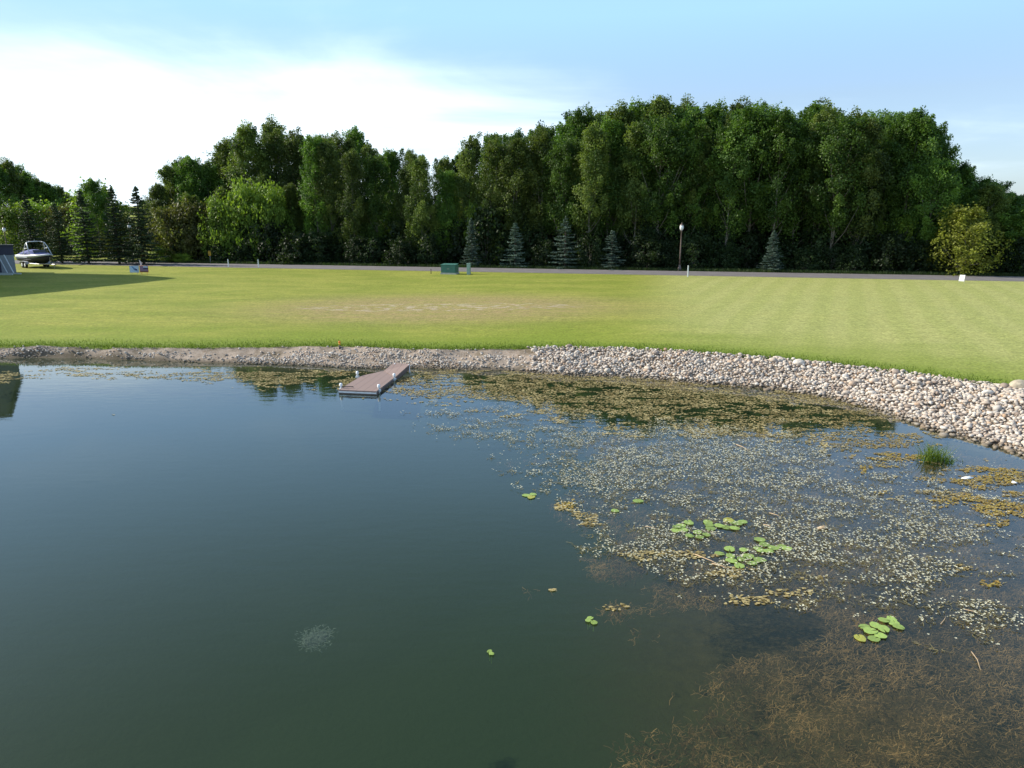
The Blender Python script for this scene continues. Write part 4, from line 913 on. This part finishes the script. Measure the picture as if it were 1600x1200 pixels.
# ------------------------------------------------------------------ street lamps
def make_lamp(name='street_lamp'):
    t = empty(name, (0, 0, 0))
    MB().lathe([(.24, -.05), (.24, .06), (.20, .10), (.19, .30), (.14, .42), (.10, .62), (.085, .66)], 12).build('base', M_['pole'], t, True)
    MB().lathe([(.075, .64), (.07, 2), (.06, 3.2), (.055, 4.2), (.08, 4.22), (.08, 4.27), (.05, 4.30)], 12).build('post', M_['pole'], t, True)
    MB().lathe([(.09, 4.30), (.15, 4.38), (.20, 4.52), (.205, 4.68), (.17, 4.84)], 16).build('globe', M_['globe'], t, True)
    c = MB().lathe([(.19, 4.835), (.20, 4.86), (.14, 4.94), (.05, 5.0), (.035, 5.05)], 16).build('cap', M_['pole'], t, True)
    MB().lathe([(.02, 5.05), (.035, 5.09), (.02, 5.12), (.006, 5.18)], 8).build('finial', M_['pole'], c, True)
    return kids(t)
lamp = make_lamp()
for i, (px, pb, ptop, lab) in enumerate([(1061.5, 424.5, 347, 'Tall bronze street lamp with white globe standing against the dark wood'), (208.5, 410.5, 347, 'Street lamp in front of the spruce at left, its globe lit by the sun'), (14, 407, 353, 'Street lamp partly hidden at the far left above the boat')]):
    x, y = onz(px, pb, ZR + .05); D = road_far_D(px, .9); x = x * D / y
    topz = at_dist(px, ptop, D).z
    o = lamp if i == 0 else copy_tree(lamp); o.location = (x, D, ZR); o.scale = (1, 1, (topz - ZR) / 5.18)
    if i: o.scale = (1.0, 1.0, (topz - ZR) / 5.18)
    tag(o, label=lab, cat='street lamp', group='street lamps along the road')

# ------------------------------------------------------------------ cabinet, pedestal, stakes, signs
g = ground_at(703, 428); t = empty('utility_cabinet', g, R(-14), label='Green steel utility cabinet on a pale pad on the lawn by the road', cat='cabinet')
MB().box((0, 0, .06), (1.62, 1.1, .16), None, .01).build('pad', M_['pad'], t)
MB().box((0, 0, .50), (1.5, 1.0, .74), None, .02).build('housing', M_['teal'], t)
MB().poly([(-.80, -.53, .87), (.80, -.53, .87), (.74, .50, .95), (-.74, .50, .95)], (0, 0, .05)).build('lid', M_['teal'], t)
d_ = MB().box((.36, -.506, .50), (.68, .02, .62), None, .005).build('door', M_['teal'], t); MB().tube([(.08, -.53, .45), (.08, -.53, .60)], .018, 6).build('handle', M_['steel'], d_)
d_ = MB().box((-.36, -.506, .50), (.68, .02, .62), None, .005).build('door', M_['teal'], t); MB().tube([(-.08, -.53, .45), (-.08, -.53, .60)], .018, 6).build('handle', M_['steel'], d_)
g = ground_at(732.5, 429); t = empty('utility_pedestal', g, R(-10), label='Slim pale grey-green utility pedestal right of the green cabinet', cat='pedestal')
MB().box((0, 0, .5), (.34, .30, 1.0), None, .02).build('body', M_['ped'], t); MB().box((0, 0, 1.045), (.38, .34, .08), None, .015).build('cap', M_['ped'], t)
MB().box((0, -.158, .62), (.24, .012, .36), None).build('cover_plate', M_['ped'], t)
for (px, pb, h, lab) in [(357, 417.5, .85, 'White stake on the lawn edge, left one of the pair'), (404, 418.5, .88, 'White stake on the lawn edge, right one of the pair'), (1074.5, 432.5, 1.0, 'White stake on the lawn just right of the bronze street lamp')]:
    g = ground_at(px, pb); t = empty('marker_stake', g, 0, label=lab, cat='stake', group='white stakes beside the road')
    MB().box((0, 0, h / 2 - .05), (.10, .05, h + .1), None, .005).build('post', M_['white'], t); MB().loft([[(-.05, -.025, h), (.05, -.025, h), (.05, .025, h), (-.05, .025, h)], [(-.01, -.005, h + .07), (.01, -.005, h + .07), (.01, .005, h + .07), (-.01, .005, h + .07)]]).build('tip', M_['white'], t)
g = ground_at(673.5, 428); t = empty('iron_post', g, 0, label='Short dark post on the lawn left of the green cabinet', cat='post')
MB().lathe([(.035, -.1), (.035, .42)], 8).build('shaft', simple('rusty iron', (.05, .03, .02), .8), t, True); MB().lathe([(.045, .42), (.045, .48), (.02, .50)], 8).build('cap', M_['black'], t, True)
D = road_far_D(328, .8); x = at_dist(328, 400, D).x; t = empty('road_marker', (x, D, ZR), 0, label='Narrow yellow road marker sign on a thin post before the wood', cat='road sign')
MB().box((0, 0, .65), (.05, .03, 1.4), None).build('post', M_['steel'], t)
s_ = MB().box((0, -.03, 1.22), (.32, .012, .55), None).build('sign_panel', M_['yel'], t)
for q in range(3): MB().poly([(-.14, -.040, 1.02 + q * .16), (.14, -.040, 1.10 + q * .16), (.14, -.040, 1.16 + q * .16), (-.14, -.040, 1.08 + q * .16)], (0, .003, 0)).build('stripe', M_['black'], s_)
g = ground_at(531, 545); t = empty('utility_flag_stake', g, 0, label='Short black stake with yellow and orange top on the bank crest', cat='stake')
MB().lathe([(.04, -.1), (.04, .17)], 8).build('shaft', M_['black'], t, True); MB().lathe([(.042, .17), (.042, .26)], 8).build('collar', M_['yel'], t, True); MB().lathe([(.04, .26), (.05, .31), (.03, .36)], 8).build('cap', M_['orange'], t, True)
def signboard(name, px0, px1, pt, pb, pfoot, mats, rz, lab, legmat):
    g = ground_at((px0 + px1) / 2, pfoot); D = g.y; k = D / 1115; wd = (px1 - px0) * k; zt = at_dist(px0, pt, D).z - g.z; zb = at_dist(px0, pb, D).z - g.z
    t = empty(name, g, rz, label=lab, cat='yard sign'); fb = MB()
    for sx in (-.3, .3): MB().tube([(sx * wd, 0, -.1), (sx * wd, 0, zb + .05)], .018, 6).build('leg', legmat, t)
    MB().box((0, 0, (zt + zb) / 2), (wd, .02, zt - zb), None).build('frame', legmat, t); return t, wd, zb, zt
BL = simple('printed blue', (.10, .22, .40), .4); PB = simple('printed pale blue', (.42, .55, .68), .4); NV = simple('printed navy', (.03, .035, .09), .4); PU = simple('printed mauve', (.22, .13, .20), .4); MA = simple('printed brown', (.12, .06, .04), .4)
t, wd, zb, zt = signboard('yard_sign', 203.5, 218, 415, 426, 428.5, None, R(3), 'Pale blue picture sign on the left lawn, left one of two', M_['steel'])
hh = zt - zb; zc = (zt + zb) / 2
pn = MB().box((0, -.014, zc), (wd * .94, .006, hh * .92), None).build('panel', PB, t)
MB().poly([(-wd * .30, -.019, zc + hh * .42), (-wd * .18, -.019, zc + hh * .42), (wd * .30, -.019, zc - hh * .05), (wd * .40, -.019, zc - hh * .35), (0, -.019, zc - hh * .15)], (0, .001, 0)).build('printed_shape', BL, pn)
MB().poly([(wd * .05, -.0205, zc - hh * .02), (wd * .32, -.0205, zc + hh * .02), (wd * .28, -.0205, zc - hh * .12), (wd * .1, -.0205, zc - hh * .14)], (0, .001, 0)).build('printed_shape', NV, pn)
t, wd, zb, zt = signboard('yard_sign', 219, 233, 415.3, 425.5, 429, None, R(-2), 'Dark purple and navy picture sign on orange legs, right one of two', M_['orange'])
hh = zt - zb; zc = (zt + zb) / 2
pn = MB().box((0, -.014, zc), (wd * .94, .006, hh * .92), None).build('panel', PU, t)
MB().box((wd * .20, -.020, zc + hh * .33), (wd * .50, .004, hh * .20), None).build('printed_band', PB, pn); MB().box((wd * .20, -.020, zc + hh * .08), (wd * .52, .004, hh * .22), None).build('printed_band', NV, pn); MB().box((0, -.020, zc - hh * .36), (wd * .93, .004, hh * .16), None).build('printed_band', MA, pn)
g = ground_at(218.6, 428.6); t = empty('feather_flag', (g.x, g.y + .25, g.z), 0, label='Small pointed white and pink pennant between the two yard signs', cat='flag')
MB().tube([(0, 0, -.05), (0, 0, 1.0), (-.06, 0, 1.42)], .012, 6).build('pole', M_['steel'], t)
fl = MB(); fl.loft([[(-.07, -.004, 1.42), (-.05, .004, 1.42), (-.04, .004, 1.42), (-.06, -.004, 1.42)], [(-.03, -.004, 1.2), (-.03, .004, 1.2), (.14, .02, 1.18), (.14, .012, 1.18)], [(0, -.004, .95), (0, .004, .95), (.17, .03, .95), (.17, .022, .95)], [(0, -.004, .82), (0, .004, .82), (.03, .004, .82), (.03, -.004, .82)]]); fl.build('pennant', simple('pink white nylon', (.75, .62, .62), .7), t)
g = ground_at(1502, 442); t = empty('notice_sign', g, R(-48), label='Small plain white notice board by the road at right', cat='sign')
hz_ = at_dist(1502, 430.5, g.y).z - g.z; MB().poly([(-.22, 0, .14), (.18, 0, .14), (.22, 0, hz_ + .05), (-.18, 0, hz_ + .05)], (0, .02, 0)).build('panel', M_['white'], t)
for sx in (-.2, .2): MB().tube([(sx, .012, -.1), (sx + .03, .03, .4)], .014, 6).build('leg', M_['steel'], t)

# ------------------------------------------------------------------ boat on trailer
def boat():
    g = ground_at(56, 419); t = empty('motor_boat', (g.x, g.y + .6, g.z - .12), R(-36), label='White and navy sport boat with wake tower and blue-grey cover on a trailer', cat='boat')
    # x forward, y left, keel line at z .55
    secs = []
    for s in np.linspace(0, 1, 15):
        x = -3.0 + 6.2 * s; bw = 1.16 * (1 - max(0, (s - .5) / .5) ** 2.3 * .97); sheer = 1.52 + .16 * s ** 2; keel = .60 + max(0, s - .68) ** 1.8 * 3.6; chine = min(sheer - .12, keel + .30 + .22 * s); cw = bw * (.86 - .20 * s)
        keel = min(keel, sheer - .2)
        secs.append([(x, bw, sheer), (x, bw * .97, (sheer * .6 + chine * .4)), (x, cw, chine), (x, 0, keel), (x, -cw, chine), (x, -bw * .97, (sheer * .6 + chine * .4)), (x, -bw, sheer), (x, 0, sheer + .03)])
    MB().loft([[q[1], q[2], q[3], q[4], q[5]] for q in secs], closed=True).build('hull', M_['navy'], t, True)
    MB().loft([[(q[0][0], q[0][1] + .015, q[0][2] + .02), (q[1][0], q[1][1] + .02, q[1][2] - .02), (q[5][0], q[5][1] - .02, q[5][2] - .02), (q[6][0], q[6][1] - .015, q[6][2] + .02), (q[7][0], 0, q[7][2] + .06)] for q in secs], closed=True).build('deck', M_['gel'], t, True)
    cv = []
    for s in np.linspace(0, 1, 12):
        x = -2.7 + 4.6 * s; hgt = .12 + .42 * math.sin(min(1, s * 1.25) * math.pi) ** .7 * (1 if s < .8 else .9) if 0 < s < .8 else .10; w2 = 1.02 * (1 - max(0, s - .6) ** 2 * 1.9); zs = 1.60 + .06 * s
        cv.append([(x, w2 * math.cos(a), zs + hgt * math.sin(a)) for a in np.linspace(0, math.pi, 9)])
    MB().loft(cv).build('cover', M_['cover'], t, True)
    mb = MB(); mb.poly([(1.05, .70, 1.66), (1.05, -.70, 1.66), (.55, -.62, 2.12), (.55, .62, 2.12)], (-.02, 0, 0)); mb.build('windshield', M_['glass'], t)
    tw = MB()
    for sy in (-1, 1):
        tw.tube([(.95, sy * 1.08, 1.62), (.35, sy * 1.0, 2.45), (-.05, sy * .90, 2.92), (-.25, sy * .6, 3.02)], .045, 8); tw.tube([(-.75, sy * 1.10, 1.60), (-.5, sy * 1.0, 2.4), (-.15, sy * .88, 2.95)], .04, 8); tw.tube([(-.55, sy * 1.02, 2.25), (.35, sy * 1.0, 2.35)], .03, 6)
    tw.tube([(-.25, -.62, 3.02), (-.28, 0, 3.05), (-.25, .62, 3.02)], .045, 8); tw.build('wake_tower', M_['alu'], t, True)
    MB().tube([(-.28, 0, 3.06), (-.28, 0, 3.25)], .02, 6).build('light_mast', M_['alu'], t)
    for sy in (-1, 1): MB().box((-1.2, sy * 1.16, 1.34), (2.9, .02, .10), None).build('stripe', M_['gel'], t)
    return t
boat()
def trailer():
    g = ground_at(56, 419); t = empty('boat_trailer', (g.x, g.y + .6, g.z), R(-36), label='Dark boat trailer with tandem wheels carrying the sport boat', cat='trailer')
    mb = MB()
    for sy in (-1, 1): mb.tube([(-2.9, sy * .8, .50), (1.6, sy * .75, .50), (3.2, sy * .1, .50), (4.2, sy * .04, .50)], .05, 6)
    for x in (-2.6, -1.2, .2, 1.5): mb.tube([(x, -.8, .50), (x, .8, .50)], .04, 6)
    mb.tube([(3.05, 0, .5), (3.15, 0, 1.25)], .045, 6); mb.build('frame', M_['steel'], t)
    MB().tube([(3.7, .12, .05), (3.7, .12, .80)], .035, 6).build('jack', M_['steel'], t); MB().tube([(4.15, 0, .50), (4.4, 0, .48)], .06, 8).build('hitch', M_['black'], t)
    for sy in (-1, 1): MB().box((-.9, sy * .55, .60), (3.2, .12, .08), None).build('bunk', M_['cover'], t)
    for x in (-1.35, -.55):
        for sy in (-1, 1):
            wv = MB().tube([(x, sy * .98, .33), (x, sy * 1.02, .33), (x, sy * 1.16, .33), (x, sy * 1.20, .33)], [.27, .33, .33, .27], 20).build('wheel', M_['rubber'], t, True)
            MB().tube([(x, sy * 1.195, .33), (x, sy * 1.215, .33)], [.18, .15], 14).build('rim', M_['alu'], wv)
    for sy in (-1, 1): MB().loft([[(x, sy * .95, z), (x, sy * 1.24, z), (x, sy * 1.24, z + .03), (x, sy * .95, z + .03)] for x, z in ((-1.9, .45), (-1.75, .68), (-1.35, .74), (-.55, .74), (-.15, .68), (0, .45))]).build('fender', M_['gel'], t)
trailer()

# ------------------------------------------------------------------ house at the left edge (mostly outside the frame), shed and lift frame
def house():
    ax = Vector((RN, kx * RN, 0)); rz = math.atan2(ax.y, ax.x)
    t = empty('house', (-52.6, 73.6, -1.2), 0, label='Tall house mostly cut off by the left edge, casting the long lawn shadow', cat='house')
    zg = 2.0; W_, Dp, ze, zr, yr = 15, 20.5, 11.6, 15.2, -2.2
    MB().box((-W_ / 2, -Dp / 2, (zg + ze) / 2), (W_, Dp, ze - zg), None).build('wall', M_['stucco'], t)
    MB().poly([(-.4, -.1, ze + .003), (-.4, yr, zr - .15), (-.4, -Dp + .1, ze + .003)], (-W_ + .8, 0, 0)).build('gable', M_['stucco'], t)
    MB().loft([[(x, .5, ze - .3), (x, .5, ze - .12), (x, yr, zr + .12), (x, -Dp - .5, ze - .15), (x, -Dp - .5, ze - .33), (x, yr, zr - .08)] for x in (.0, -W_ - .5)]).build('roof', M_['roofm'], t)
    for (y, z) in ((-3, 4.0), (-7, 4.0), (-11, 4.0), (-3, 7.2), (-8, 7.2), (-12.5, 7.2)):
        w_ = MB().box((.03, y, z), (.06, 1.5, 1.3), None).build('window', M_['white'], t); MB().box((.065, y, z), (.02, 1.3, 1.1), None).build('pane', M_['glass'], w_)
    for x in (-2.5, -6.5, -10.5):
        w_ = MB().box((x, -Dp - .03, 4.6), (2.2, .06, 1.7), None).build('window', M_['white'], t); MB().box((x, -Dp - .065, 4.6), (2.0, .02, 1.5), None).build('pane', M_['glass'], w_)
    b_ = MB().box((.36, -2.6, 5.72), (.70, 3.4, .14), None).build('balcony', M_['alu'], t)
    for y in (-1.2, -4.0): MB().tube([(.04, y, 4.9), (.62, y, 5.64)], .05, 6).build('brace', M_['alu'], b_)
house()
g = ground_at(26, 427); D = g.y
t = empty('garden_shed', (g.x, g.y, g.z - .05), R(35), label='Navy and grey shed at the left edge in front of the boat stern', cat='shed')
MB().box((-1.2, 1.0, .95), (2.4, 2.0, 1.9), None).build('lower_wall', M_['sidingg'], t); MB().box((-1.2, 1.0, 2.36), (2.44, 2.04, .90), None).build('upper_wall', M_['sidingn'], t)
MB().box((-1.25, 1.0, 2.86), (2.7, 2.3, .08), None).build('roof', M_['roofm'], t); MB().box((-1.6, -.03, .95), (.8, .05, 1.7), None).build('door', M_['sidingn'], t)
g = ground_at(20, 428.5); t = empty('boat_lift_frame', (g.x, g.y, g.z), R(-8), label='White aluminium lift frame with leaning rails resting before the shed', cat='lift frame')
MB().box((-.4, -.05, .08), (2.8, .12, .12), None).build('base_rail', M_['alu'], t); MB().box((-.4, -1.1, .06), (2.8, .12, .12), None).build('base_rail', M_['alu'], t)
for x in (-.9, -.2): MB().tube([(x - .55, .1, 1.9), (x + .35, -.02, .12)], .045, 8).build('leaning_rail', M_['alu'], t)
for x in (-1.6,): MB().tube([(x - .05, -.5, 0), (x - .15, -.5, 2.9)], .06, 8).build('upright', M_['alu'], t)
MB().tube([(-2.4, -.5, 3.05), (-.95, -.5, 3.05)], .06, 8).build('top_beam', M_['alu'], t); MB().tube([(-1.75, -.5, 2.5), (-.98, -.5, 3.02)], .05, 8).build('brace', M_['alu'], t)
MB().box((-1.5, -.55, 2.35), (.5, .3, .28), None, .03).build('winch_cover', M_['red'], t)

dead = [o for o in bpy.data.objects if o.type == 'EMPTY' and o.location.z < -400]
for o in dead:
    for c in list(o.children): bpy.data.objects.remove(c)
for o in dead: bpy.data.objects.remove(o)
scn.render.resolution_x = 1024; scn.render.resolution_y = 768
scn.cycles.max_bounces = 8; scn.cycles.transparent_max_bounces = 12
